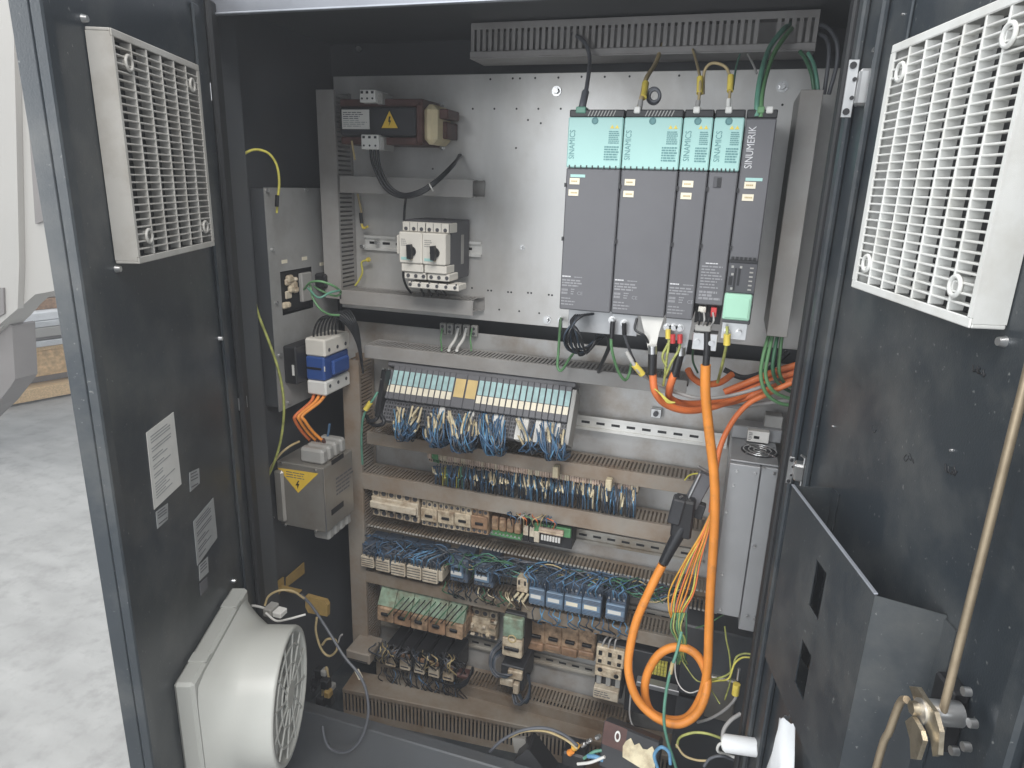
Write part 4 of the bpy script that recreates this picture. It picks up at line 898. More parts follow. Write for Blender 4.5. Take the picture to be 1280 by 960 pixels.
cable('motor_cable', 'upper orange-red cable running off to the right', [(905, 490, .14), (940, 476, .15), (970, 464, .16), (1000, 455, .17)], .0070, 'orange_red')
cable('motor_cable', 'middle orange-red cable running off to the right', [(900, 500, .15), (940, 486, .15), (972, 473, .16), (1000, 464, .17)], .0070, 'orange_red')
cable('motor_cable', 'lowest orange-red cable running off to the right', [(880, 509, .13), (925, 500, .14), (965, 484, .15), (1000, 473, .16)], .0066, 'orange_red')
cable('signal_cable', 'beige cable running right above the silver power supply', [(900, 506, .2), (925, 508, .18), (955, 504, .16), (1000, 498, .16)], .0046, 'wire_grey')
cable('motor_cable', 'orange-red cable curving down behind the thick orange one', [(990, 478, .12), (960, 492, .12), (935, 505, .11), (915, 528, .1), (900, 560, .09), (893, 600, .08), (889, 640, .08)], .0058, 'orange_red')
# yellow leads
for lab, pts in (('yellow-green earth lead with tag below the narrow stickered drive', [(835, 414, .0), (836, 430, .0), (833, 450, .0), (831, 470, .01), (829, 482, .02)]), ('yellow-green lead curving left of the tagged earth lead', [(841, 420, .0), (834, 432, .0), (828, 446, .0), (833, 458, .0)]), ('yellow-green lead crossing to the right of the tagged earth lead', [(850, 420, .0), (849, 436, .0), (840, 452, .0), (832, 470, .01)])):
    cable('earth_lead', lab, pts, .0024, 'wire_gy', extra=[('ferrule', [(pts[0][0], pts[0][1]-2, -.002), (pts[0][0], pts[0][1]+9, -.002)], .0048, 'tag_yellow' if pts[0][0] < 838 else 'red')])
cable('earth_lead', 'yellow-green earth lead with yellow tag below the grey control unit', [(909, 408, -.01), (908, 430, -.008), (903, 455, .02), (897, 478, .06)], .0028, 'wire_gy', extra=[('tag', [(909, 418, -.01), (908.5, 431, -.008)], .0062, 'tag_yellow')])
cable('earth_lead', 'thin green lead behind the thick orange cable top', [(876, 410, .03), (868, 430, .05), (866, 450, .08), (872, 466, .1)], .0022, 'wire_dgreen')
W_ = [([A(818+i*3, 486+i*2, -.008), A(828+i*2, 494+i*3, -.008), A(838+i*2, 503, -.006)], .0016, 'wire_yel', None) for i in range(4)]
bundle('short twisted yellow wire tails on the orange-red cable bend', W_)
# green cables from the right duct
for i, (lab, pts) in enumerate([
    ('green cable looping lowest from the right duct to the cabinet side', [(962, 415, .13), (954, 445, .1), (951, 470, .1), (958, 492, .1), (975, 504, .12), (995, 507, .14)]),
    ('green cable looping second lowest from the right duct', [(967, 415, .13), (960, 445, .1), (957, 468, .1), (964, 486, .1), (980, 496, .12), (995, 499, .14)]),
    ('green cable looping third lowest from the right duct', [(973, 415, .13), (968, 440, .1), (966, 462, .1), (972, 478, .12), (985, 488, .14), (996, 491, .16)]),
    ('green cable dropping straight furthest right of the duct mouth', [(978, 415, .13), (975, 440, .12), (974, 465, .12), (982, 480, .15), (995, 484, .17)])]):
    cable('signal_cable', lab, pts, .0036, ('wire_green', 'wire_green', 'wire_dgreen', 'wire_green')[i])
cable('signal_cable', 'dark cable crossing behind the orange-red cables', [(905, 462, .2), (930, 472, .2), (960, 462, .22), (985, 440, .24)], .006, 'wire_black')

# the thick orange cable
yo = .02
pts = [(828, 706, .04), (812, 738, .03), (795, 778, .02), (786, 820, .01), (787, 848, .0), (798, 876, -.01), (822, 898, -.02), (848, 905, -.02), (870, 893, -.01), (882, 868, .0), (883, 842, .02), (870, 818, .03), (848, 808.5, .035), (825, 817, .03), (810, 840, .025), (806, 866, .02), (814, 890, .015), (838, 900, .012), (860, 896, .012), (876, 872, .012), (884, 838, .015), (886, 790, .02), (888, 740, .02), (893, 660, .02), (893, 600, .015), (887, 545, .01), (882, 495, .0), (882, 456, -.005)]
t = thing('power_cable', 'thick bright orange power cable looped in the lower right of the cabinet', 'cable', tuple(A(848, 905, 0)))
mb = MB(); mb.tube([A(*p) for p in pts], .0092, 14, k=7); part(mb, 'sheath', 'orange', t)
mb = MB(); mb.tube([A(884, 415, -.003), A(884, 435, -.004), A(882, 460, -.005)], .0066, 12); part(mb, 'shrink_sleeve', 'black', t)
mb = MB(); mb.tube([A(829, 704, .04), A(838, 686, .045), A(848, 668, .05), (A(855, 655, .055))], .0100, 12, r1=.0150); part(mb, 'shrink_sleeve', 'wire_black', t)
# connector with its lever bracket
pc = A(852, 640, .07)
t = thing('plug_connector', 'black multi-pole plug with metal lever at the end of the orange cable', 'connector', tuple(pc))
def dirbox(p0, p1, w, d, m, nm, c=.002):
    p0 = Vector(p0); p1 = Vector(p1); ez = (p1-p0); L = ez.length; ez.normalize(); ex = Vector((0, 1, 0)).cross(ez); ex.normalize(); ey = ez.cross(ex)
    mb = MB(Fr(p0, ex, ey, ez)); mb.box(-w/2, w/2, -d/2, d/2, 0, L, c=c); return part(mb, nm, m, t)
dirbox(A(851, 668, .06), A(857, 622, .06), .042, .04, 'black', 'shell', .004)
dirbox(A(842, 652, .05), A(850, 622, .05), .026, .03, 'dark', 'cable_entry', .003)
dirbox(A(862, 632, .075), A(884, 592, .09), .030, .022, 'drive_grey', 'bracket')
dirbox(A(858, 628, .062), A(875, 592, .072), .004, .004, 'steel', 'lever', .001)
dirbox(A(873, 583, .07), A(886, 590, .075), .004, .006, 'steel', 'lever', .001)
dirbox(A(868, 645, .08), A(874, 628, .08), .03, .02, 'dark', 'latch')
for (u, v) in ((843, 672), (849, 668), (841, 679), (850, 622)):
    p = A(u, v, .045); mb = MB(); mb.cyl(p, p+Vector((.004, -.004, .006)), .0022, n=8); part(mb, 'pin', 'steel' if v != 672 else 'red', t)

# ------------------------------------------------------------------ fine wire fan: orange-yellow strands and green strands
W_ = []
for i in range(8):
    r = random.Random(40+i); d = i*2.3
    W_.append(([A(889+i*.3, 640, .06), A(876+i*1.3, 668+r.uniform(-3, 3), .05), A(855+i*2.9+r.uniform(-1, 1), 702, .04+r.uniform(-.01, .01)), A(838+i*4.4+r.uniform(-2, 2), 738, .03), A(836+i*3.0, 760, .03), A(839+i*1.8, 772, .04)], .0019, ('orange_yel', 'orange', 'wire_yel', 'orange_red')[i % 4], None))
bundle('fan of thin orange and yellow wires beside the thick orange cable', W_)
W_ = []
for i in range(9):
    r = random.Random(60+i)
    W_.append(([A(842+i*2, 766, .03), A(840+i*2+r.uniform(-4, 4), 785, .025), A(846+i*1.5, 800, .03), A(850+r.uniform(-8, 8), 818, .05), A(852+r.uniform(-10, 8), 830, .08)], .0019, ('wire_green', 'wire_gy', 'wire_dgreen')[i % 3], None))
bundle('cluster of thin green and yellow-green wires below the orange wire fan', W_)
cable('earth_lead', 'long green earth lead hanging in front of the orange cable loop', [(852, 790, -.0), (846, 815, -.03), (838, 840, -.045), (832, 870, -.05), (830, 900, -.06), (834, 925, -.06), (842, 950, -.06), (848, 970, -.06)], .0034, 'wire_gteal', extra=[('ferrule', [(841, 828, -.04), (838, 842, -.045)], .0042, 'wire_tan')])
for lab, pts, c, r in (
    ('yellow-green wire running right from the orange loop', [(880, 852, .02), (892, 849, .03), (906, 845, .04), (915, 838, .05), (920, 822, .06), (930, 817, .06), (940, 818, .06)], 'wire_gy', .0021),
    ('second yellow-green wire running right below the first one', [(882, 854, .02), (896, 851, .03), (911, 848, .04), (918, 830, .05), (928, 822, .06), (940, 822, .06)], 'wire_yel', .0021),
    ('pale wire hanging down beside the silver power supply', [(906, 783, .05), (908, 800, .05), (912, 820, .05), (913, 850, .05), (906, 875, .05)], 'wire_gy', .0018),
    ('grey cable at the lower right leading to a tan plug', [(922, 862, .0), (918, 875, .0), (905, 888, .02), (888, 898, .04), (872, 903, .06)], 'wire_grey', .0032),
    ('thin white wire curving inside the orange loop', [(845, 815, .06), (844, 840, .06), (850, 858, .05), (862, 866, .04), (876, 862, .05)], 'wire_white', .0014),
    ('thin pale wire left of the orange loop', [(790, 826, .1), (789, 860, .08), (787, 890, .06), (790, 905, .05), (795, 910, .05)], 'wire_grey', .0022),
    ('thin green wire reaching from behind the orange cable to the silver case', [(870, 785, .1), (885, 780, .09), (898, 772, .08), (905, 768, .06)], 'wire_green', .0014),
    ('long thin yellow-green wire below the power supply', [(848, 818, .07), (858, 834, .06), (870, 850, .05), (884, 856, .04), (900, 880, .02)], 'wire_gy', .0014)):
    cable('loose_wire', lab, pts, r, c, cat='wire')
for i in range(3):
    p0 = A(925, 838+i*6, .03)
t = thing('wire_end', 'tan and yellow plug on the grey cable at lower right', 'plug', tuple(A(920, 850, 0)))
mb = MB(); mb.tube([A(924, 836, .0), A(922, 850, .0)], .003, 8); part(mb, 'pin', 'steel', t)
mb = MB(); mb.tube([A(921, 855, .0), A(919, 868, .0)], .0075, 10); part(mb, 'sleeve', 'tag_yellow', t)

# ------------------------------------------------------------------ silver power supply at the right
yS = .05
a = A(912, 579, yS); b = A(952, 584, yS); c = A(974, 586, yS); zb = A(891, 766, yS).z; zb3 = A(940, 785, yS).z
t = thing('power_supply', 'tall silver sheet-metal power supply with fan on top at the right', 'power supply', (a.x, yS, zb))
mb = MB(); mb.box(a.x, b.x-.001, yS, .24, zb, a.z, c=.0015); part(mb, 'case', 'case_silver', t)
mb = MB(); mb.box(b.x+.0005, c.x, yS+.004, .24, zb3-.012, a.z, c=.0015); part(mb, 'case', 'case_silver', t)
mb = MB(); mb.box(a.x+.001, c.x, yS+.012, .24, a.z+.0006, a.z+.004, c=.001); part(mb, 'top_plate', 'case_silver', t)
cxf = (a.x+c.x)/2+.012; cyf = .13
mb = MB(); mb.cyl((cxf, cyf, a.z+.004), (cxf, cyf, a.z+.0048), .037, n=28); fo = part(mb, 'fan_opening', 'black', t)
mb = MB()
for R_ in (.012, .022, .032): mb.ring((cxf, cyf, a.z+.0062), (0, 0, 1), R_, .0014, n=28)
for k in range(4):
    an = math.pi/4+k*math.pi/2; mb.sweep([Vector((cxf, cyf, a.z+.006)), Vector((cxf+.04*math.cos(an), cyf+.04*math.sin(an), a.z+.006))], .0015, 6)
part(mb, 'fan_guard', 'steel', fo)
for (u, v) in ((921, 589), (944, 592), (955, 585), (968, 592), (917, 607), (943, 683), (903, 718), (891, 745), (900, 762), (934, 770), (943, 773), (894, 700), (908, 640)):
    p = A(u, v, yS); mb = MB(); mb.cyl((p.x, yS, p.z), (p.x, yS-.003, p.z), .003, .0022, n=8); part(mb, 'screw', 'steel', t)
t = thing('connector_block', 'grey terminal block with white plug on top of the silver power supply', 'terminal', tuple(A(945, 550, .17)))
q = bx(916, 528, 975, 562, .19); mb = MB(); mb.box(q[0], q[1], .19, .235, a.z+.0045, q[3]-.005, c=.002); part(mb, 'body', 'case_silver', t)
q = bx(935, 536, 960, 553, .18); mb = MB(); mb.box(q[0], q[1], .17, .1895, q[2], q[3], c=.001); o = part(mb, 'plug', 'white', t)
mb = MB(); mb.box(q[0]+.013, q[0]+.024, .1694, .17, q[2]+.008, q[2]+.014); part(mb, 'socket', 'black', o); print_lines(ID, q[0]+.003, q[0]+.010, q[2]+.003, q[3]-.003, 5, 'ink', o, 3, y=.1698)
mb = MB(); q = bx(957, 520, 976, 548, .2); mb.box(q[0], q[1], .205, .24, q[2], q[3], c=.002); part(mb, 'bracket', 'plastic_grey', t)
p = A(820, 517, .265); t = thing('earth_clip', 'small square steel clip above the bright empty rail', 'clip', tuple(p))
mb = MB(); mb.box(p.x-.012, p.x+.012, .262, .274, p.z-.010, p.z+.012, c=.001); part(mb, 'plate', 'steel', t)
mb = MB(); mb.cyl((p.x, .262, p.z+.001), (p.x, .256, p.z+.001), .006, n=12); part(mb, 'screw', 'drive_dark', t)
p = A(734+80, 540.5, .25)

# ------------------------------------------------------------------ left wall: panel with cut-out
pa = thing('side_panel', 'grey steel panel with a rectangular cut-out on the left side wall', 'panel', (-.66, .15, -.65))
ya, yb_ = AX(330, 235, -.66).y, AX(416, 235, -.66).y; z1_, z0_ = -.1405, -.645
hq = [AX(350, 340, -.66), AX(390, 333, -.66), AX(389, 384, -.66), AX(353, 395, -.66)]
hy0, hy1 = hq[0].y, hq[1].y; hz0, hz1 = hq[3].z, hq[0].z
mb = MB()
for (y0, y1, z0, z1) in ((ya, yb_, hz1, z1_), (ya, yb_, z0_, hz0), (ya, hy0, hz0, hz1), (hy1, yb_, hz0, hz1)): mb.box(-.662, -.66, y0, y1, z0, z1)
part(mb, 'sheet', 'panel_wall', pa)
for y_ in (ya+.002, yb_-.004):
    mb = MB(); mb.box(-.698, -.6622, y_, y_+.002, z0_+.01, z1_-.002); part(mb, 'flange', 'cab_paint', pa)
for (u, v) in ((333, 238), (382, 237), (340, 312), (345, 378), (349, 444), (360, 503)):
    p = AX(u, v, -.66); mb = MB(); mb.cyl((-.66, p.y, p.z), (-.655, p.y, p.z), .004, n=8); part(mb, 'screw', 'steel', pa)
for (u, v) in ((356, 327), (381, 323), (403, 330)):
    p = AX(u, v, -.659); mb = MB(); mb.box(-.66, -.6592, p.y-.010, p.y+.010, p.z-.004, p.z+.004); part(mb, 'sticker', 'cream', pa)
t = thing('socket_insert', 'broken cream and black socket insert in the panel cut-out', 'socket', (-.67, (hy0+hy1)/2, (hz0+hz1)/2))
mb = MB(); mb.box(-.69, -.668, hy0+.002, hy1-.002, hz0+.002, hz1-.002, c=.002); part(mb, 'backing', 'black', t)
rn = random.Random(2)
for i in range(9):
    y = hy0+(hy1-hy0)*rn.uniform(.1, .48); z = hz0+(hz1-hz0)*rn.uniform(.2, .8); w = rn.uniform(.006, .014)
    mb = MB(); mb.box(-.668, -.655-rn.uniform(0, .008), y-w, y+w, z-w*.8, z+w*.8, c=.004); part(mb, 'fragment', 'beige_dirty' if i % 3 else 'beige', t)
mb = MB(); mb.box(-.668, -.657, hy0+(hy1-hy0)*.62, hy1-.006, hz0+.02, hz1-.012, c=.002); part(mb, 'contact_block', 'plastic_grey', t)
t = thing('socket_block', 'black socket block at the edge of the panel below the stickers', 'socket', tuple(AX(408, 345, -.65)))
p = AX(410, 350, -.64); mb = MB(); mb.box(-.66, -.628, p.y-.03, p.y+.03, p.z-.018, p.z+.018, c=.004); part(mb, 'body', 'black', t)
for lab, pts, c in (('green wire looping out of the panel cut-out', [(380, 362, .08), (388, 353, .06), (402, 352, .06), (418, 358, .08), (426, 365, .12), (420, 370, .1), (405, 365, .08), (392, 358, .07)], 'wire_green'), ('green wire drooping below the panel cut-out', [(388, 356, .07), (391, 372, .06), (400, 386, .06), (412, 393, .08), (424, 394, .1)], 'wire_green'), ('tan wire beside the green loops at the cut-out', [(385, 360, .07), (398, 372, .05), (412, 366, .07), (424, 363, .1)], 'wire_gteal')):
    cable('loose_wire', lab, pts, .0026, c, cat='wire')
for i in range(7):
    d = i*3.2
    cable('isolator_lead', ('black lead arching over the blue switch, number %s counted from its left side' % ('one', 'two', 'three', 'four', 'five', 'six', 'seven')[i]), [(392+d*1.5, 428, .10+i*.008), (393+d*1.4, 412-d*.3, .09+i*.008), (401+d*1.3, 398-d*.35, .09+i*.008), (417+d*1.0, 395-d*.35, .10+i*.006), (434+d*.55, 407-d*.3, .12), (446+d*.15, 428-d*.5, .14), (452+d*.1, 455+d*.6, .17)], .0025, 'wire_black')

# blue isolator switch
yI = .075; xw = A(382, 460, yI).x; xf = A(407, 460, yI).x
def zI(v): return A(395, v, yI).z
t = thing('isolator_switch', 'blue and white isolator switch block on the left side panel', 'switch', (xw, yI, zI(490)))
yI2 = .185
mb = MB(); mb.box(-.6595, xw-.0005, yI-.035, yI2-.02, zI(478), zI(432), c=.003); part(mb, 'mounting_plate', 'black', t)
for (v0, v1, m, dx, nm) in ((424, 446, 'beige_clean', .0, 'upper_terminals'), (446.3, 476, 'blue_switch', -.004, 'body'), (476.3, 494, 'white', -.002, 'lower_terminals')):
    mb = MB(); mb.box(xw, xf+dx, yI, yI2, zI(v1), zI(v0), c=.004); o = part(mb, nm, m, t)
    if nm != 'body':
        mb = MB()
        for k in range(3):
            y = yI+.018+k*.036; z = zI(v0+ (14 if v0 < 430 else 7)); mb.cyl((xf+dx, y, z), (xf+dx+.0008, y, z), .0045, n=10)
        part(mb, 'screw', 'drive_dark', o)
mb = MB(); mb.box(xf+.0002, xf+.010, yI+.02, yI2-.02, zI(470), zI(452), c=.003); part(mb, 'toggle_block', 'blue_switch', t)
mb = MB(); mb.box(xf-.004, xf-.001, yI-.0008, yI, zI(463), zI(457)); mb.box(xw-.012, xw-.006, yI-.036, yI-.0352, zI(467), zI(454)); part(mb, 'label_plate', 'paper', t)
mb = MB(); mb.box(xw+.004, xf-.012, yI-.0015, yI, zI(462), zI(459.5)); part(mb, 'groove', 'black', t)
for i in range(3):
    d = i*6
    cable('supply_lead', ('left', 'middle', 'right')[i]+' of three orange supply leads between the blue switch and the filter box', [(393+d*1.2, 492, .09), (388+d*.9, 503, .07), (370+d*.7, 519, .03), (369+d, 526, .03), (378+d*1.1, 540, .05), (390+d*1.3, 553, .07)], .0040, 'orange_red' if i == 0 else 'orange', extra=[('ferrule', [(388+d*1.3, 549, .065), (391+d*1.3, 556, .07)], .0046, 'copper_red')])

# EMC filter box
yE = .0; xa = A(346, 580, yE).x; xb = A(404, 587, yE).x; z1 = A(404, 586, yE).z; z0 = A(400, 665, yE).z
yE2 = AX(440, 560, xb).y
t = thing('line_filter', 'steel line filter box with yellow high-voltage triangle on the left wall', 'filter', (xa, yE, z0))
mb = MB(); mb.box(xa, xb, yE, yE2, z0, z1, c=.002); part(mb, 'case', 'steel_box', t)
mb = MB(); mb.box(xa-.004, xa+.022, yE-.012, yE-.0003, z0+.012, z1-.02, c=.008); part(mb, 'rounded_end', 'steel_box', t)
mb = MB(); mb.box(xb-.001, xb+.0008, yE-.0012, yE+.002, z0, z1); part(mb, 'folded_edge', 'steel', t)
for k in range(4):
    w = (yE2-.03)/4; y0 = yE+.012+k*(w+.002)
    mb = MB(); mb.box(xb-.072, xb-.008, y0, y0+w, z1+.0005, z1+.038, c=.006); part(mb, 'terminal_block', 'plastic_grey', t)
    mb = MB(); mb.box(xb-.052, xb-.006, y0+.008, y0+w+.008, z0-.034, z0-.0005, c=.006); part(mb, 'terminal_block', 'plastic_grey', t)
tri = [A(u, v, yE) for u, v in ((347, 584.5), (398, 591.8), (373, 616))]
mb = MB(); mb.prism([(p.x, p.z) for p in tri], yE-.0008, yE-.0002); o = part(mb, 'warning_sign', 'sign_yellow', t)
q = A(372, 606, yE); mb = MB(); mb.prism([(q.x+.003, q.z+.012), (q.x+.006, q.z+.011), (q.x+.001, q.z+.003), (q.x+.006, q.z+.004), (q.x-.001, q.z-.011), (q.x+.0, q.z-.001), (q.x-.005, q.z-.002)], yE-.0013, yE-.001); part(mb, 'bolt_symbol', 'black', o)
print_lines(ID, A(358, 590, yE).x, A(388, 592, yE).x, A(372, 599, yE).z, A(372, 590, yE).z, 3, 'ink', o, 5, y=yE-.0009, h=.3)
mb = MB()
for (v0, v1) in ((575, 581), (636, 643)):
    p0 = AX(414, v0, xb); p1 = AX(429, v0-12, xb); mb.box(xb+.0002, xb+.0008, p0.y, p1.y, AX(420, v1-3, xb).z, AX(420, v0-3, xb).z)
part(mb, 'vent_slot', 'black', t)
FXb = Fr((xb, 0, 0), (0, 1, 0), (-1, 0, 0)); print_lines(FXb, yE+.05, yE+.13, AX(415, 625, xb).z, AX(415, 600, xb).z, 5, 'ink', t, 3, y=-.0003)
for (u, v) in ((352, 577), (394, 586), (357, 654), (395, 662), (346, 642)):
    p = A(u, v, yE); mb = MB(); mb.cyl((p.x, yE-.012 if u < 350 else yE, p.z-.004), (p.x, yE-.016 if u < 350 else yE-.003, p.z-.004), .003, n=8); part(mb, 'screw', 'steel', t)
cable('earth_lead', 'yellow-green wire arching above the left side panel', [(298, 203, -.05), (306, 192, -.04), (320, 187, -.02), (336, 192, .0), (346, 207, .01), (349, 228, .015), (347, 250, .018), (346, 266, .02)], .0027, 'wire_yel', extra=[('ferrule', [(346.5, 244, .012), (346, 258, .014)], .0042, 'black')])
cable('earth_lead', 'long yellow-green earth wire hanging along the left side to the filter box', [(313, 350, -.06), (322, 390, -.05), (338, 432, -.04), (350, 470, -.035), (355, 510, -.035), (351, 550, -.035), (342, 580, -.03), (333, 600, -.02)], .0030, 'wire_gy')
cable('earth_lead', 'tan earth wire arching from behind the filter box terminals', [(374, 552, .03), (362, 558, .0), (350, 568, -.02), (340, 582, -.025), (333, 596, -.02)], .0028, 'wire_tan')
cable('loose_wire', 'short blue wire end beside the filter box terminals', [(409, 548, .1), (411, 538, .1), (412, 530, .1)], .003, 'wire_blue', cat='wire')

# dull yellow plates and wires low on the left
for (q_, lab) in (([(342, 729.5), (354, 721), (354.6, 734), (344, 748)], 'small dull yellow plate low on the left wall'), ([(357.5, 722), (379.5, 703), (380, 716.5), (357.5, 734)], 'wide dull yellow plate low on the left wall')):
    P_ = [AX(u, v, -.693) for u, v in q_]; mb = MB(FLW)
    mb.add([(p.y, .031, p.z) for p in P_]+[(p.y, .034, p.z) for p in P_], [(0, 1, 2, 3), (7, 6, 5, 4), (0, 4, 5, 1), (1, 5, 6, 2), (2, 6, 7, 3), (3, 7, 4, 0)]); single(mb, 'sign_plate', 'sign_dull', lab, 'sign')
t = thing('cable_gland_plate', 'dull yellow bracket behind the filter fan', 'bracket', tuple(A(395, 760, 0)))
q = bx(382, 745, 410, 771, -.02); mb = MB(); mb.prism([(q[0], q[3]), (q[1]-.006, q[3]-.002), (q[1], q[3]-.012), (q[1]-.002, q[2]), (q[0]+.004, q[2]-.003), (q[0]-.003, q[2]+.012)], -.02, -.008); part(mb, 'plate', 'sign_dull', t)
q = bx(345, 737, 368, 741, .0); mb = MB(); mb.box(q[0], q[1]+.01, .0, .02, q[2], q[3], c=.002); part(mb, 'tab', 'sign_dull', t)
for lab, pts, r, c, ex in (
    ('yellow wire arching above the filter fan connector', [(331, 757, -.2), (336, 745, -.19), (350, 738, -.18), (366, 739, -.16), (380, 748, -.14)], .0026, 'wire_tan', None),
    ('thick dark cable sweeping down to a loop on the cabinet floor', [(376, 743, -.14), (390, 758, -.13), (408, 785, -.13), (430, 820, -.15), (448, 842, -.16), (458, 865, -.165), (460, 895, -.168), (450, 925, -.168), (432, 940, -.168), (412, 935, -.165), (404, 915, -.16), (405, 898, -.14)], .0032, 'wire_dgrey', [('tag', [(446, 838, -.125), (451, 848, -.125)], .0055, 'cream')]),
    ('tan wire curling below the yellow bracket', [(396, 772, -.03), (395, 790, -.03), (402, 812, -.03), (412, 820, -.03), (421, 812, -.03), (419, 800, -.03), (409, 799, -.03), (403, 806, -.03)], .0030, 'wire_tan', None),
    ('short pale wire stub by the curled tan wire', [(423, 803, 0), (425, 796, 0), (428, 793, 0)], .0022, 'wire_grey', None),
    ('tan wire standing behind the filter fan', [(403, 870, .0), (404, 850, .0), (408, 834, .0), (411, 848, .0)], .0028, 'wire_tan', None)):
    cable('loose_wire', lab, pts, r, c, cat='wire', extra=ex)
t = thing('cable_junction', 'dark tangle of connectors on the floor beside the fan', 'connector', tuple(A(405, 875, .0)))
rn = random.Random(9)
for i in range(9):
    p = A(rn.uniform(392, 425), rn.uniform(835, 885), rn.uniform(-.02, .06)); w = rn.uniform(.006, .013)
    mb = MB(); mb.box(p.x-w, p.x+w, p.y-.01, p.y+.01, p.z-w*1.3, p.z+w*1.1, c=.003); part(mb, 'piece', ('black', 'dark', 'sign_dull', 'plastic_grey')[i % 4 if i % 4 != 2 or i == 2 else 1], t)
q = A(425, 822, .16); t = thing('duct_end', 'grey box end beside the foot of the tall vertical duct', 'box', tuple(q))
q = bx(432, 812, 462, 832, .12); mb = MB(); mb.box(q[0], q[1], .12, .2, q[2], q[3], c=.003); part(mb, 'body', 'duct_mid', t)
mb = MB(); mb.box(q[0]+.006, q[1]-.006, .1195, .12, q[2]+.004, q[2]+.008); part(mb, 'slot', 'dark', t)
# ------------------------------------------------------------------ tilted row of input/output modules
pT = A(486, 456, .18); pB = A(478, 497, .14); pR = A(716, 480, .18)
LZ = pR.x-pT.x; ezv = Vector((0, pT.y-pB.y, pT.z-pB.z)); HZ = ezv.length; ezv.normalize(); eyv = ezv.cross(Vector((1, 0, 0)))
FP = Fr((pT.x, pB.y, pB.z), (1, 0, 0), eyv, ezv)
io = thing('io_rack', 'tilted rack of narrow grey modules with teal, white and yellow labels', 'module rack', tuple(FP(LZ/2, .03, 0)))
units = 31; uw = LZ/units
def io_module(k, w, yellow, first):
    x0 = k*uw; mb = MB(FP); mb.box(x0+.0004, x0+w-.0004, 0, .05, 0, HZ-(.010 if first else 0), c=.0012); o = part(mb, 'io_module', 'plastic_grey' if False else 'drive_grey', io)
    if yellow:
        mb = MB(FP); mb.box(x0+.0035, x0+w-.0012, -.0012, -.0002, HZ*.30, HZ*.84); part(mb, 'label', 'sign_yellow_pale', o)
    else:
        mb = MB(FP); mb.box(x0+.0030, x0+w-.0010, -.0012, -.0002, HZ*.44 if not first else HZ*.40, HZ*.86 if not first else HZ*.56); part(mb, 'label', 'teal_label', o)
        mb = MB(FP); mb.box(x0+.0022, x0+w-.0014, -.0012, -.0002, HZ*.20, HZ*.42 if not first else HZ*.38); part(mb, 'label', 'cream', o)
mat('sign_yellow_pale', (.62, .46, .20), .5, var=.08, vscale=30)
k = 0
for w, yl in [(1, 0)]*12+[(2, 1)]*2+[(1, 0)]*15: io_module(k, w*uw, yl, k == 0); k += w
mb = MB(FP); mb.box(-.010, LZ+.004, .012, .055, HZ+.0004, HZ+.014, c=.002); part(mb, 'top_rail', 'drive_grey', io)
mb = MB(FP); mb.box(LZ+.002, LZ+.012, -.004, .05, -.05, HZ*.92, c=.001); part(mb, 'end_bracket', 'plastic_grey', io)
mb = MB(FP); mb.box(-.0155, -.002, .005, .05, -.035, HZ*.8, c=.002); part(mb, 'interface_module', 'drive_dark', io)
# terminal bases below the modules
mb0 = None
zb_ = -.052
for i in range(units):
    x0 = i*uw
    if mb0 is None:
        mb = MB(FP); mb.box(x0+.0005, x0+uw-.0005, .012, .05, zb_, -.0005, c=.001)
        for r_ in range(5):
            for c_ in range(2):
                xx = x0+.003+c_*uw*.42; zz = -.008-r_*.009; mb.box(xx, xx+uw*.27, .0112, .0118, zz-.0028, zz+.0028, 1)
        base = part(mb, 'terminal_base', ['drive_grey', 'black'], io); base2 = None; mb0 = 1
    else:
        light = i in (10, 15, 19, 20, 23, 24, 26, 27, 28, 29)
        if light and base2 is None:
            me = base.data.copy(); me.materials.clear(); me.materials.append(MAT('paper')); me.materials.append(MAT('drive_dark'))
            base2 = base.copy(); base2.data = me; COL.objects.link(base2); base2.parent = io; base2.location = Vector(base.location)+Vector((x0, 0, 0)); b2x = x0; continue
        if light: dup_part(base2, io, (x0-b2x, 0, 0))
        else: dup_part(base, io, (x0, 0, 0))
# wires out of the modules, in hanging clusters
def cluster(label, u0, u1, ub, vb, n, seed, sleeves=.3, spread=1.0):
    r = random.Random(seed); Ws = []
    for i in range(n):
        f = (i+r.uniform(.2, .8))/n; u = u0+(u1-u0)*f; v0 = 500+(u-478)*.105+r.uniform(4, 26)
        st = A(u, v0, .145+r.uniform(-.002, .004)); um = u*.55+ub*.45+r.uniform(-6, 6)*spread
        yo_ = r.uniform(.08, .12)
        pts = [st+Vector((0, .012, 0)), st, A(um-(ub-u)*.15, (v0*.55+vb*.45)+r.uniform(-3, 5), yo_), A(ub+(u-ub)*.30+r.uniform(-8, 8)*spread, vb-r.uniform(0, 10), yo_+.012), A(ub+r.uniform(2, 16), vb-4-r.uniform(0, 8), .165), A(ub+r.uniform(8, 18), vb-12, .21)]
        m = r.choice(['wire_blue', 'wire_blue', 'wire_blue', 'wire_dark', 'wire_lblue', 'wire_dgrey'])
        s_ = (.2, .2+r.uniform(.16, .24)) if r.random() < sleeves else None
        Ws.append((pts, .00155, m, s_))
    return bundle(label, Ws, group=None)
cluster('leftmost cluster of blue wires hanging from the tilted modules', 491, 528, 502, 552, 62, 1, .4)
cluster('second cluster of blue wires from the left under the tilted modules', 529, 556, 547, 560, 48, 2, .4)
cluster('third cluster of blue wires from the left under the tilted modules', 556, 598, 579, 566, 62, 3, .28)
cluster('fourth cluster of blue wires from the left under the tilted modules', 599, 632, 617, 570, 50, 4, .15)
cluster('sparse fifth cluster of wires between pale terminal bases', 642, 672, 662, 569, 12, 5, .5)
cluster('rightmost cluster of blue wires hanging from the tilted modules', 672, 708, 696, 576, 38, 6, .25)
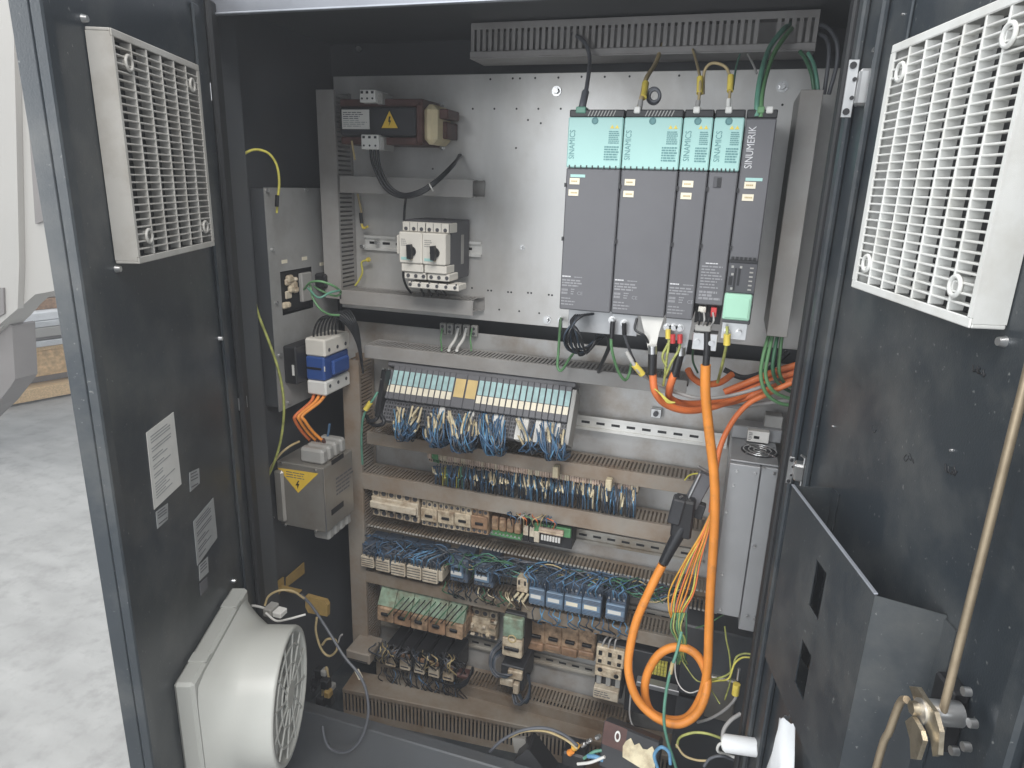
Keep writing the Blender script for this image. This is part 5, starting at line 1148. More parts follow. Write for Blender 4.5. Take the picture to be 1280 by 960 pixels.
t = thing('bus_connector', 'slim black bus plug leaning at the left end of the tilted modules', 'connector', tuple(A(476, 500, .12)))
def slant(p0, p1, w, d, m, nm, c=.002):
    p0 = Vector(p0); p1 = Vector(p1); ez = (p1-p0); L = ez.length; ez.normalize(); ex = Vector((0, 1, 0)).cross(ez); ex.normalize(); ey = ez.cross(ex)
    mb = MB(Fr(p0, ex, ey, ez)); mb.box(-w/2, w/2, -d/2, d/2, 0, L, c=c); return part(mb, nm, m, t)
slant(A(474, 520, .13), A(483, 462, .15), .012, .03, 'black', 'shell')
for (u, v) in ((479, 461), (485, 461), (477, 474)):
    p = A(u, v, .135); mb = MB(); mb.cyl(p, p+Vector((0, -.004, 0)), .003, n=8); part(mb, 'screw', 'steel', t)
mb = MB(); mb.tube([A(474, 516, .13), A(470, 524, .12), (A(462, 526, .12)), A(458, 520, .14)], .0048, 8); mb.tube([A(476, 518, .13), A(480, 528, .12), A(470, 532, .12), A(460, 527, .15)], .0048, 8); part(mb, 'cable_loop', 'wire_black', t)
cable('bus_cable', 'teal bus cable with yellow tag beside the black bus plug', [(472, 490, .12), (466, 500, .115), (460, 508, .115), (454, 522, .12), (452, 540, .13), (452, 560, .15), (453, 580, .17)], .0030, 'wire_gteal', extra=[('tag', [(463, 503, .114), (457, 512, .114)], .0062, 'tag_yellow')])

# ------------------------------------------------------------------ terminal strip with its wires
yTs = .205
a = A(535, 563, yTs); b = A(800, 593, yTs); zt = (a.z+b.z)/2; zl = zt-.042
ts = thing('terminal_strip', 'long row of grimy pink-beige screw terminals on a rail', 'terminal strip', ((a.x+b.x)/2, .26, zl))
n = 88; w = (b.x-a.x)/n; rn = random.Random(11); proto = {}
for i in range(n):
    x0 = a.x+i*w; kind = 'term_beige' if i > n-4 or i in (6, 7, 24, 45) else ('pcb_green' if i in (2, 3, 4) else rn.choice(['term_pink', 'term_pink', 'term_beige']))
    dy = rn.choice([0, 0, .003])
    if (kind, dy) not in proto:
        mb = MB(); mb.box(x0+.0003, x0+w-.0003, yTs+dy, .262, zl, zt, c=.0006); mb.box(x0+.0003, x0+w-.0003, yTs-.008+dy, yTs+dy, zl+.012, zl+.030, c=.0008)
        mb.box(x0+.0016, x0+w-.0016, yTs+dy-.0004, yTs+dy, zt-.008, zt-.003, 1); mb.box(x0+.0016, x0+w-.0016, yTs+dy-.0004, yTs+dy, zl+.003, zl+.008, 1)
        proto[kind, dy] = (part(mb, 'terminal', [kind, 'black'], ts), x0)
    else: dup_part(proto[kind, dy][0], ts, (x0-proto[kind, dy][1], 0, 0))
# wires running from the strip down into the duct below, in four groups along it
vtop = lambda u: 580+(u-535)*.113
vbot = lambda u: 604+(u-535)*.158
def strip_wires(label, u0, u1, n, seed, pal, sl):
    r = random.Random(seed); Ws = []
    for i in range(n):
        u = u0+(u1-u0)*(i+r.uniform(.1, .9))/n; x = r.uniform(-5, 5)
        st = A(u, vtop(u)+r.uniform(-2, 5), .205); pts = [st+Vector((0, .006, 0)), st, A(u+x*.4, vtop(u)+10+r.uniform(-2, 4), .165+r.uniform(-.012, .02)), A(u+x, vbot(u)-12+r.uniform(-4, 4), .16+r.uniform(-.01, .02)), A(u+x*1.1, vbot(u)-1+r.uniform(-3, 4), .205), A(u+x*1.2, vbot(u)+8, .235)]
        s_ = (lambda q: (q, q+r.uniform(.22, .34)))(r.uniform(.2, .42)) if r.random() < sl else None
        Ws.append((pts, .00135, r.choice(pal), s_))
    return bundle(label, Ws)
PB = ['wire_blue', 'wire_dark', 'wire_dark', 'wire_lblue', 'wire_dgrey', 'wire_blue']
strip_wires('yellow-green and blue wires at the left end of the terminal strip', 540, 578, 24, 1, ['wire_gy', 'wire_blue', 'wire_gteal', 'wire_blue', 'wire_yel', 'wire_dgrey'], .25)
strip_wires('wires with many cream sleeves left of the terminal strip middle', 578, 652, 46, 2, PB+['wire_dark'], .42)
strip_wires('dense bright blue wires around the terminal strip middle', 650, 700, 40, 3, ['wire_blue', 'wire_lblue', 'wire_blue', 'wire_dark'], .22)
strip_wires('dark and blue wires right of the terminal strip middle', 698, 764, 42, 4, PB+['wire_dark'], .34)
strip_wires('thin blue wires at the right end of the terminal strip', 764, 796, 22, 5, ['wire_blue', 'wire_blue', 'wire_dgrey', 'wire_lblue'], .2)
for i, (u, v, lab) in enumerate(((696, 584, 'cream wire marker block left of the terminal strip right third'), (762, 600, 'slanting cream marker sleeve near the terminal strip right end'))):
    p = A(u, v, .18); mb = MB(); mb.box(p.x-.007, p.x+.007, .165, .185, p.z-.022, p.z+.006, c=.002); single(mb, 'wire_marker', 'sleeve', lab, 'marker')
cable('loose_wire', 'yellow wire arching from the duct end by the black plug', [(856, 600, .18), (862, 594, .17), (872, 592, .16), (882, 595, .15)], .0018, 'wire_yel', cat='wire')

# ------------------------------------------------------------------ generic rail device
def device(name, label, cat, u0, v0, u1, v1, yf, poles, m, top=.22, bot=.22, knob=None, depth=None, dark='drive_dark', face=None, labelm=None, group=None, yb=.262, wires=0, step=.006):
    x0, x1, z0, z1 = bx(u0, v0, u1, v1, yf); H = z1-z0; Wd = x1-x0
    t = thing(name, label, cat, ((x0+x1)/2, yb, z0), group)
    zt, zl = z1-H*top, z0+H*bot
    mb = MB(); mb.box(x0, x1, yf+step+.001, yb, z0, z1, c=.0015); part(mb, 'body', m, t)
    mb = MB(); mb.box(x0+.0006, x1-.0006, yf, yf+step, zl, zt, c=.0014); fc = part(mb, 'face', face or m, t)
    rn = random.Random(int(u0*7+v0))
    for (za, zb2, on) in ((zt, z1, top), (z0, zl, bot)):
        if not on: continue
        mb = MB()
        for k in range(poles):
            xx = x0+Wd*(k+.5)/poles; r = min(Wd/poles*.3, abs(zb2-za)*.38); zz = (za+zb2)/2
            mb.cyl((xx, yf+step+.0012, zz), (xx, yf+step-.0002, zz), r, n=9)
            if k: mb.box(xx-Wd/poles/2-.0004, xx-Wd/poles/2+.0004, yf+step-.001, yf+step+.0012, za+.0004, zb2-.0004)
        part(mb, 'screw', dark, t)
    if knob == 'slot':
        for k in range(max(1, poles//3)):
            nn = max(1, poles//3); xx = x0+Wd*(k+.5)/nn; zz = zl+(zt-zl)*.45; wk = Wd/nn
            mb = MB(); mb.box(xx-wk*.22, xx+wk*.25, yf-.0035, yf-.0002, zz-H*.05, zz+H*.05, c=.001); part(mb, 'handle', 'black', fc)
    if knob == 'ridge':
        mb = MB(); mb.box(x0+.001, x1-.001, yf-.012, yf-.0002, zl+(zt-zl)*.25, zl+(zt-zl)*.8, c=.003); part(mb, 'ridge', face or m, fc)
        mb = MB()
        for k in range(poles): xx = x0+Wd*(k+.5)/poles; mb.box(xx-Wd/poles*.32, xx+Wd/poles*.32, yf-.002, yf-.0002, zl+.001, zl+(zt-zl)*.2)
        part(mb, 'lever', 'black', fc)
    if labelm:
        mb = MB(); mb.box(x0+Wd*.15, x1-Wd*.15, yf-.0008, yf-.0002, zl+(zt-zl)*.35, zl+(zt-zl)*.68); o = part(mb, 'label_plate', labelm, fc)
        mb = MB(); mb.box(x0+Wd*.1, x1-Wd*.1, yf-.0008, yf-.0002, zt-(zt-zl)*.2, zt-(zt-zl)*.08); mb.box(x0+Wd*.1, x1-Wd*.1, yf-.0008, yf-.0002, zl+(zt-zl)*.08, zl+(zt-zl)*.16); part(mb, 'groove', dark, fc)
    return t, (x0, x1, z0, z1)
yA = .195
# beige six-pole breaker row
device('breaker_group', 'beige six-pole breaker block at the left under the terminal strip', 'breaker', 463.5, 612, 522.5, 656, yA, 6, 'beige_dirty', .24, .26, 'ridge', face='beige')
for k in range(4):
    u = 525.5+k*21; v = 626+k*3.2
    device('motor_breaker', ('brown-beige motor breaker next to the beige six-pole block', 'second motor breaker right of the beige six-pole block', 'third motor breaker right of the beige six-pole block', 'browned motor breaker beside the row of small brown relays')[k], 'breaker', u, v, u+20.3, v+35.5, yA, 3, 'beige_dirty' if k < 3 else 'brown_box', .26, .24, 'slot', face='beige_dirty' if k != 3 else 'brown_relay')
for k in range(4):
    u = 614.5+k*9.4; v = 645+k*1.6
    x0, x1, z0, z1 = bx(u, v, u+7.6, v+19, yA+.01)
    t = thing('plug_in_relay', ('first', 'second', 'third', 'fourth')[k]+' small brown plug-in relay from the left above the green socket strip', 'relay', ((x0+x1)/2, .26, z0))
    mb = MB(); mb.box(x0, x1, yA+.01, .25, z0, z1, c=.0025); part(mb, 'case', 'brown_relay', t)
    mb = MB(); mb.box(x0+.002, x1-.002, yA+.0092, yA+.0098, z0+.012, z1-.006); part(mb, 'label_plate', 'brown_box', t)
x0, x1, z0, z1 = bx(613, 663, 651, 676, yA-.005); mb = MB(); mb.box(x0, x1, yA-.005, .262, z0, z0+(z1-z0)*.42, c=.001)
t = thing('relay_socket', 'green socket strip carrying the small brown relays', 'relay socket', (x0, .26, z0)); part(mb, 'base', 'pcb_green', t)
for k in range(8): xx = x0+(x1-x0)*(k+.5)/8; mb = MB(); mb.cyl((xx, yA-.005, z0+.008), (xx, yA-.0062, z0+.008), .0025, n=8); part(mb, 'screw', 'steel', t)
# white-and-black relays and the green interface module
for k in range(2):
    x0, x1, z0, z1 = bx(654+k*8, 655+k*2, 660.5+k*8, 672+k*2, yA+.005); t = thing('slim_relay', ('left', 'right')[k]+' slim white-fronted relay before the green interface module', 'relay', (x0, .26, z0))
    mb = MB(); mb.box(x0, x1, yA+.005, .262, z0-.012, z1, c=.001); part(mb, 'case', 'black', t); mb = MB(); mb.box(x0+.001, x1-.001, yA+.003, yA+.0048, z0+.006, z1-.002, c=.0005); part(mb, 'front', 'beige', t)
x0, x1, z0, z1 = bx(664, 652, 712, 692, yA-.005)
t = thing('interface_module', 'green and black interface module with a row of white labels', 'relay module', ((x0+x1)/2, .26, z0))
mb = MB(); mb.box(x0, x1, yA+.015, .262, z0, z1, c=.001); part(mb, 'carrier', 'black', t)
mb = MB(); mb.box(x0+.006, x1-.002, yA+.002, yA+.0148, z0+(z1-z0)*.55, z1-.006, c=.001); pc_ = part(mb, 'circuit_board', 'pcb_green', t)
mb = MB(); mb.box(x0+.02, x1-.018, yA-.008, yA+.0018, z0+(z1-z0)*.62, z1-.010, c=.002); part(mb, 'terminal_row', 'term_pink', t)
mb = MB(); mb.box(x0+.02, x1-.018, yA-.0086, yA-.0081, z0+(z1-z0)*.68, z0+(z1-z0)*.71); mb.box(x0+.02, x1-.018, yA-.0086, yA-.0081, z0+(z1-z0)*.78, z0+(z1-z0)*.80); part(mb, 'groove', 'sleeve', t)
for k in range(7):
    xx = x0+.026+(x1-x0-.05)*k/7; mb = MB(); mb.box(xx, xx+(x1-x0-.05)/7-.0018, yA-.004, yA+.0012, z0+(z1-z0)*.32, z0+(z1-z0)*.53, c=.0005); part(mb, 'label_plate', 'paper', t)
mb = MB(); mb.box(x0+.008, x0+.021, yA-.003, yA+.0012, z0+(z1-z0)*.18, z0+(z1-z0)*.62, c=.001); part(mb, 'end_block', 'beige', t)
W_ = []
for i in range(16):
    r = random.Random(70+i); u = 640+i*3.6; v = 645+(u-640)*.12
    W_.append(([A(u, v+10+r.uniform(-3, 3), .2), A(u+r.uniform(-4, 4), v+2, .165), A(u+r.uniform(-10, 10), v-4, .18), A(u+r.uniform(-12, 12), v-8, .22)], .0015, r.choice(['wire_dark', 'wire_blue', 'wire_tan', 'wire_green', 'wire_grey', 'orange_red']), None))
bundle('mixed wires over the brown relays and green interface module', W_)

# loose wires lying in the open duct
r = random.Random(21); vd = lambda u: 664+(u-455)*.167
for g in range(5):
    W_ = []
    for i in range(22):
        u0 = r.uniform(456, 760)-(40 if g % 2 else 0); u0 = max(456, u0); u1 = min(850, u0+r.uniform(60, 200)); pts = []
        for k in range(7):
            u = u0+(u1-u0)*k/6; pts.append(A(u, vd(u)+r.uniform(2, 28), .20+r.uniform(-.02, .02)))
        W_.append((pts, r.choice([.0014, .0017]), r.choice((['wire_gteal', 'wire_dgreen', 'wire_dark', 'wire_dgrey', 'wire_dark'], ['wire_dark', 'wire_blue', 'wire_dgrey'], ['wire_dark', 'wire_dark', 'wire_dgreen'], ['wire_blue', 'wire_dark'], ['wire_dgrey', 'wire_dark', 'wire_tan'])[g]), None))
    bundle(('tangle of dark green wires along the open duct', 'tangle of blue-black wires along the open duct', 'tangle of black wires deep in the open duct', 'tangle of blue wires along the open duct', 'tangle of grey and tan wires along the open duct')[g], W_)

# row of small relays with white fronts, then blue ones
yC = .17
lefts = [(450.5, 694.5, 467, 711), (469, 697.5, 486.5, 716.5), (488, 702, 506, 722), (508, 706, 526, 726), (527.5, 710, 546.5, 731)]
names = ['first', 'second', 'third', 'fourth', 'fifth']
for k, q in enumerate(lefts):
    x0, x1, z0, z1 = bx(*q, yC); H = z1-z0
    t = thing('contactor_relay', names[k]+' white-fronted small relay from the left in the relay row', 'relay', ((x0+x1)/2, .26, z0))
    mb = MB(); mb.box(x0-.001, x1+.001, yC+.012, .262, z0-.004, z1+.030, c=.002); part(mb, 'body', 'blue_dark', t)
    mb = MB(); mb.box(x0, x1, yC, yC+.0118, z0, z1, c=.0015); fc = part(mb, 'front', 'beige', t)
    mb = MB()
    for j in range(4): mb.box(x0+.002, x1-.002, yC-.0005, yC, z0+H*(.18+.2*j), z0+H*(.23+.2*j))
    part(mb, 'groove', 'drive_dark', fc)
    mb = MB()
    for j in range(4): xx = x0+(x1-x0)*(j+.5)/4; mb.cyl((xx, yC+.0118, z1+.010), (xx, yC+.0105, z1+.010), .0025, n=8)
    part(mb, 'screw', 'steel', t)
x0, x1, z0, z1 = bx(547.5, 714, 552.5, 728, yC); mb = MB(); mb.box(x0, x1, yC+.002, .25, z0, z1, c=.001); single(mb, 'end_clamp', 'beige', 'slim pale end clamp right of the white-fronted relays', 'clamp')
for k, q in enumerate(((561, 699, 583, 732), (591, 704, 615, 738))):
    x0, x1, z0, z1 = bx(*q, yC); H = z1-z0
    t = thing('contactor', ('left', 'right')[k]+' one of two dark blue contactors in the middle of the relay row', 'contactor', ((x0+x1)/2, .26, z0))
    mb = MB(); mb.box(x0, x1, yC+.008, .262, z0, z1, c=.002); part(mb, 'body', 'blue_dark', t)
    mb = MB(); mb.box(x0+.004, x1-.010, yC, yC+.0078, z0+H*.25, z1-H*.2, c=.002); fc = part(mb, 'front', 'blue_dev', t)
    mb = MB(); mb.box(x0+.006, x1-.014, yC-.0008, yC-.0001, z0+H*.38, z0+H*.52); part(mb, 'label_plate', 'paper', fc)
    mb = MB(); mb.box(x0+.010, x1-.018, yC-.002, yC-.0002, z0+H*.6, z0+H*.7); part(mb, 'indicator', 'black', fc)
    mb = MB()
    for j in range(3): xx = x0+(x1-x0)*(j+.5)/3; mb.cyl((xx, yC+.008, z1-H*.1), (xx, yC+.0068, z1-H*.1), .003, n=8); mb.cyl((xx, yC+.008, z0+H*.12), (xx, yC+.0068, z0+H*.12), .003, n=8)
    part(mb, 'screw', 'steel', t)
blues = [(661, 730, 680, 762), (682.5, 735, 703, 767), (705.5, 739, 726, 772), (728, 743, 750, 777), (757.5, 750, 780, 782)]
for k, q in enumerate(blues):
    x0, x1, z0, z1 = bx(*q, yC); H = z1-z0
    t = thing('contactor', names[k]+' blue-grey contactor from the left in the right half of the relay row', 'contactor', ((x0+x1)/2, .26, z0))
    mb = MB(); mb.box(x0, x1, yC+.010, .262, z0, z1+.022, c=.002); part(mb, 'body', 'blue_dark', t)
    mb = MB(); mb.box(x0+.001, x1-.001, yC, yC+.0098, z0+H*.14, z1-H*.16, c=.002); fc = part(mb, 'front', 'blue_dev', t)
    mb = MB(); mb.box(x0+.006, x1-.010, yC-.0008, yC-.0001, z0+H*.42, z0+H*.58); part(mb, 'label_plate', 'cream' if k in (2, 3) else 'paper', fc)
    mb = MB()
    for j in range(3): mb.box(x0+.002, x1-.002, yC-.0006, yC-.0001, z0+H*(.2+.06*j), z0+H*(.23+.06*j)); mb.box(x0+.002, x1-.002, yC-.0006, yC-.0001, z0+H*(.64+.06*j), z0+H*(.67+.06*j))
    part(mb, 'groove', 'blue_dark', fc)
    mb = MB()
    for j in range(4): xx = x0+(x1-x0)*(j+.5)/4; mb.cyl((xx, yC+.010, z1+.002), (xx, yC+.0085, z1+.002), .0028, n=8); mb.cyl((xx, yC+.010, z0+H*.06), (xx, yC+.0085, z0+H*.06), .0025, n=8)
    part(mb, 'screw', 'steel', t)
t = thing('terminal_block', 'ivory terminal block standing left of the blue-grey contactors', 'terminal', tuple(A(652, 745, yC)))
x0, x1, z0, z1 = bx(646, 722, 659, 742, yC-.005); mb = MB(); mb.box(x0, x1, yC-.005, .25, z0, z1, c=.002); part(mb, 'body', 'beige_dirty', t)
mb = MB(); mb.box(x0+.004, x0+.009, yC-.006, yC-.0049, z1-.018, z1-.006); mb.box(x1-.009, x1-.004, yC-.006, yC-.0049, z1-.018, z1-.006); part(mb, 'opening', 'black', t)
for k in range(3):
    p0 = A(640+k*7, 750+k, yC-.01); p1 = A(648+k*6, 741+k, yC-.01); mb = MB(); mb.sweep([p0, p1], .0035, 8); part(mb, 'sleeve', 'sleeve', t)
# wires of the relay row
def row_wires(label, u0, u1, n, seed, pal, up=14, r_=.0014):
    r = random.Random(seed); W_ = []
    for i in range(n):
        u = u0+(u1-u0)*(i+r.uniform(.1, .9))/n; v = 694+(u-455)*.168
        W_.append(([A(u, v+r.uniform(0, 8), .178), A(u+r.uniform(-3, 3), v-4, .16), A(u+r.uniform(-8, 12), v-up*.6, .165), A(u+r.uniform(-10, 24), v-up-r.uniform(0, 6), .19), A(u+r.uniform(-10, 34), v-up-8, .215)], r_, r.choice(pal), None))
    bundle(label, W_)
row_wires('blue wires fanning up from the white-fronted relays', 458, 552, 40, 31, ['wire_blue', 'wire_dark', 'wire_blue', 'wire_lblue', 'wire_dgrey'])
row_wires('dark wires above the two dark blue contactors', 556, 640, 22, 32, ['wire_dark', 'wire_blue', 'wire_dgreen'])
row_wires('bright blue wires fanning up from the blue-grey contactors', 656, 785, 44, 33, ['wire_blue', 'wire_lblue', 'wire_dark', 'wire_dark'], 18)
def low_wires(label, u0, u1, n, seed, pal, dv, base):
    r = random.Random(seed); W_ = []
    for i in range(n):
        u = u0+(u1-u0)*(i+r.uniform(.1, .9))/n; v = base+(u-455)*.178
        W_.append(([A(u, v-6, .175), A(u+r.uniform(-3, 3), v, .155), A(u+r.uniform(-6, 8), v+dv*.5, .155), A(u+r.uniform(-4, 14), v+dv, .18), A(u+r.uniform(0, 18), v+dv+2, .21)], .0015, r.choice(pal), None))
    bundle(label, W_)
low_wires('black wires sagging under the dark blue contactors into the duct', 556, 656, 30, 41, ['wire_dark', 'wire_black', 'wire_dgreen', 'sleeve'], 12, 715)
low_wires('short blue wires under the blue-grey contactors', 664, 785, 18, 42, ['wire_lblue', 'wire_blue', 'wire_dark'], 12, 727)

# ------------------------------------------------------------------ bottom row: grimy starters
yB = .165
x0, x1, z0, z1 = bx(470, 748, 578, 806, yB)
t = thing('starter_bank', 'row of five grimy starters with green tops at the bottom left', 'starter', ((x0+x1)/2, .26, z0))
for k in range(5):
    w = (x1-x0)/5; xa = x0+k*w
    mb = MB(); mb.box(xa+.0006, xa+w-.0006, yB+.022, .262, z0+.004, z1-.022, c=.003); mb.box(xa+.001, xa+w-.001, yB+.058, .262, z1-.021, z1+.036, c=.003); part(mb, 'body', 'brown_box', t)
    mb = MB(); mb.add([(xa+.001, yB+.006, z1-.022), (xa+w-.001, yB+.006, z1-.022), (xa+w-.001, yB+.05, z1+.044), (xa+.001, yB+.05, z1+.044), (xa+.001, yB+.024, z1-.024), (xa+w-.001, yB+.024, z1-.024), (xa+w-.001, yB+.056, z1+.040), (xa+.001, yB+.056, z1+.040)], [(0, 1, 2, 3), (7, 6, 5, 4), (0, 4, 5, 1), (1, 5, 6, 2), (2, 6, 7, 3), (3, 7, 4, 0)]); part(mb, 'terminal_cover', 'green_dirty', t)
    mb = MB(); mb.box(xa+.001, xa+w-.001, yB, yB+.021, z0+.012, z1-.024, c=.003); fc = part(mb, 'front', 'brown_relay' if k % 2 else 'brown_box', t)
    mb = MB(); mb.box(xa+w*.3, xa+w*.72, yB-.006, yB-.0003, z0+.034, z0+.044, c=.002); part(mb, 'handle', 'black', fc)
    mb = MB()
    for j in range(3): xx = xa+w*(j+.5)/3; mb.cyl((xx, yB+.0218, z0+.006), (xx, yB+.019, z0+.006), .0035, n=8)
    part(mb, 'screw', 'black', t)
W_ = []
for i in range(13):
    r = random.Random(90+i); u = 492+i*6.6
    W_.append(([A(u+14, 741+(u-470)*.17, .2), A(u+8, 748+(u-470)*.17, .16), A(u, 757+(u-470)*.17, .15), A(u-7, 764+(u-470)*.17+r.uniform(0, 4), .16)], .0017, 'wire_black' if i % 3 else 'wire_dgreen', None))
bundle('slanting black wires across the green tops of the grimy starters', W_)
yB2 = .15
for k in range(5):
    u = 480+k*18; v = 812+k*4.6
    x0, x1, z0, z1 = bx(u, v, u+15, v+28, yB2); H = z1-z0
    t = thing('contactor', names[k]+' grimy contactor from the left hanging under the green-topped starters', 'contactor', ((x0+x1)/2, .26, z0))
    mb = MB(); mb.box(x0, x1, yB2+.012, .262, z0, z1+.010, c=.003); part(mb, 'body', 'black', t)
    mb = MB(); mb.box(x0+.002, x1-.002, yB2, yB2+.0118, z0+H*.2, z1-H*.34, c=.002); fc = part(mb, 'front', 'beige' if k in (1, 2, 3) else 'beige_dirty', t)
    mb = MB(); mb.box(x0+.006, x1-.006, yB2-.0008, yB2-.0001, z0+H*.34, z0+H*.40); part(mb, 'groove', 'drive_dark', fc)
    for j in range(2): mb = MB(); mb.box(x0+.003+j*(x1-x0)*.45, x0+.003+j*(x1-x0)*.45+(x1-x0)*.33, yB2+.004, yB2+.0118, z1-H*.26, z1-H*.06, c=.002); part(mb, 'terminal', 'brown_relay', t)
low_wires('black and blue wires bunched below the grimy contactors', 476, 578, 40, 51, ['wire_black', 'wire_dark', 'wire_black', 'wire_blue'], 16, 836)
x0, x1, z0, z1 = bx(571, 838, 588, 849, .15); mb = MB(FLW if False else ID); mb.box(x0, x1, .14, .17, z0, z1, c=.005); single(mb, 'wire_sleeve', 'copper_red', 'dark red-brown sleeve at the right end of the grimy contactors', 'sleeve')
W_ = [([A(540+i*5, 848+i*2, .15), A(560+i*3, 856+i, .13), A(576+i*2, 854, .13), A(590, 843-i*2, .15), A(592, 836, .2)], .0022, 'wire_black', None) for i in range(5)]
bundle('black wires sweeping right round the red-brown sleeve', W_)
W_ = []
for i in range(46):
    r = random.Random(300+i); u = 470+i*2.3; v = 800+(u-470)*.19
    W_.append(([A(u, v+r.uniform(-2, 6), .2), A(u+r.uniform(-5, 5), v+6, .14), A(u+r.uniform(-9, 9), v+14+r.uniform(-3, 3), .125), A(u+r.uniform(-10, 12), v+20+r.uniform(-2, 8), .15), A(u+r.uniform(-8, 12), v+26, .19)], .0018, r.choice(['wire_black', 'wire_dark', 'wire_black', 'wire_dgrey', 'wire_tan']), None))
bundle('sooty black wires between the green-topped starters and the contactors below', W_)
# pale scorched block, narrow starter, scorched backing boxes, right-hand starter
t, q = device('terminal_block', 'pale scorched terminal block right of the green-topped starters', 'terminal', 580, 760, 620, 803, .235, 4, 'beige_dirty', .2, .2, None, face='beige_dirty')
rn = random.Random(4)
for i in range(10):
    xx = rn.uniform(q[0]+.004, q[1]-.012); zz = rn.uniform(q[2]+.004, q[3]-.01); mb = MB(); mb.box(xx, xx+rn.uniform(.006, .02), .226, .2345, zz, zz+rn.uniform(.004, .009), c=.001); part(mb, 'rib', rn.choice(['beige', 'brown_box', 'beige_dirty']), t)
x0, x1, z0, z1 = bx(628, 770, 652, 827, .155); H = z1-z0
t = thing('starter', 'narrow starter with pale green top standing alone at the bottom', 'starter', ((x0+x1)/2, .26, z0))
mb = MB(); mb.box(x0, x1, .175, .262, z0, z1, c=.002); part(mb, 'body', 'dark', t)
mb = MB(); mb.box(x0+.001, x1-.001, .157, .1748, z0+H*.5, z1-.002, c=.003); part(mb, 'terminal_cover', 'green_dirty', t)
mb = MB(); mb.box(x0+.001, x1-.001, .155, .1748, z0+H*.04, z0+H*.49, c=.003); fc = part(mb, 'front', 'beige_dirty', t)
mb = MB(); mb.box(x0+.008, x1-.008, .149, .1548, z0+H*.22, z0+H*.31, c=.002); part(mb, 'handle', 'black', fc)
mb = MB(); mb.ring(((x0+x1)/2, .155, z0+H*.5), (0, 1, 0), .010, .002, n=18); part(mb, 'wire_loop', 'wire_tan', t)
x0, x1, z0, z1 = bx(624, 834, 652, 870, .15); H = z1-z0
t = thing('contactor', 'small pale contactor wired below the lone narrow starter', 'contactor', ((x0+x1)/2, .26, z0))
mb = MB(); mb.box(x0, x1, .165, .262, z0, z1, c=.003); part(mb, 'body', 'dark', t)
mb = MB(); mb.box(x0+.002, x0+(x1-x0)*.6, .15, .1648, z0+H*.25, z0+H*.55, c=.002); part(mb, 'front', 'beige', t)
mb = MB(); mb.box(x0+(x1-x0)*.62, x0+(x1-x0)*.85, .148, .1648, z0+H*.02, z0+H*.45, c=.002); part(mb, 'front', 'beige', t)
mb = MB(); mb.box(x0+(x1-x0)*.35, x1-.002, .152, .1648, z0+H*.6, z1-.004, c=.002); part(mb, 'terminal', 'beige_dirty', t)
W_ = []
for i in range(9):
    r = random.Random(130+i)
    W_.append(([A(626+i, 800+i*2, .2), A(614+i*.8, 815+i, .16), A(612+i, 832+i, .15), A(620+i*2, 846+r.uniform(-3, 3), .14), A(634+i, 842, .16)], .0020, r.choice(['wire_black', 'wire_dgrey', 'wire_dark']), None))
for i in range(8):
    r = random.Random(150+i)
    W_.append(([A(640+i*1.5, 868, .16), A(644+i*2, 878+r.uniform(-2, 4), .14), A(656+i, 874-i, .14), A(662, 858-i*2, .16), A(658, 842, .18)], .0018, r.choice(['wire_black', 'wire_dgrey', 'wire_dark']), None))
bundle('dark wires curling round the lone narrow starter', W_)
for k in range(4):
    u = 660+k*21; v = 776+k*4
    x0, x1, z0, z1 = bx(u, v, u+19.5, v+41, .24); t = thing('scorched_block', names[k]+' scorched brown block from the left on the bottom rail', 'terminal', ((x0+x1)/2, .26, z0))
    mb = MB(); mb.box(x0, x1, .245, .265, z0, z1, c=.003); part(mb, 'body', 'brown_box', t)
    mb = MB(); mb.box(x0+.004, x1-.002, .236, .2448, z0+.006+.01*(k % 2), z0+.030, c=.002); part(mb, 'rib', 'brown_relay', t)
    mb = MB(); mb.box(x0+.012, x1-.010, .2355, .2445, z0+.044, z0+.052, c=.001); part(mb, 'slot', 'black', t)
x0, x1, z0, z1 = bx(745, 808, 775, 882, .16); H = z1-z0
t = thing('starter', 'beige three-pole starter left of the orange cable loop', 'starter', ((x0+x1)/2, .26, z0))
mb = MB(); mb.box(x0, x1, .18, .262, z0, z1, c=.003); part(mb, 'body', 'dark', t)
mb = MB(); mb.box(x0+.001, x1-.001, .165, .1798, z1-H*.34, z1-.002, c=.002); fc = part(mb, 'upper_front', 'beige_dirty', t)
for j in range(3):
    xx = x0+(x1-x0)*(j+.5)/3
    mb = MB(); mb.box(xx-.005, xx+.004, .1635, .1648, z1-H*.16, z1-H*.08); mb.box(xx-.005, xx+.004, .1635, .1648, z1-H*.30, z1-H*.24); part(mb, 'opening', 'black', fc)
    mb = MB(); mb.box(xx-.006, xx+.006, .170, .1798, z0+H*.26, z0+H*.44, c=.001); part(mb, 'terminal', 'plastic_grey', t)
mb = MB(); mb.box(x0+.001, x1-.004, .162, .1798, z0+H*.45, z1-H*.36, c=.002); fc = part(mb, 'middle_front', 'beige_dirty', t)
mb = MB(); mb.cyl((x0+.014, .162, z0+H*.58), (x0+.014, .1605, z0+H*.58), .006, n=12); mb.cyl((x1-.016, .162, z0+H*.52), (x1-.016, .1605, z0+H*.52), .006, n=12); part(mb, 'dial', 'black', fc)
mb = MB(); mb.box(x0+.002, x1-.006, .158, .1798, z0+H*.04, z0+H*.24, c=.002); fc = part(mb, 'lower_front', 'beige', t); print_lines(ID, x0+.005, x1-.014, z0+H*.08, z0+H*.2, 3, 'ink', fc, 2, y=.158)
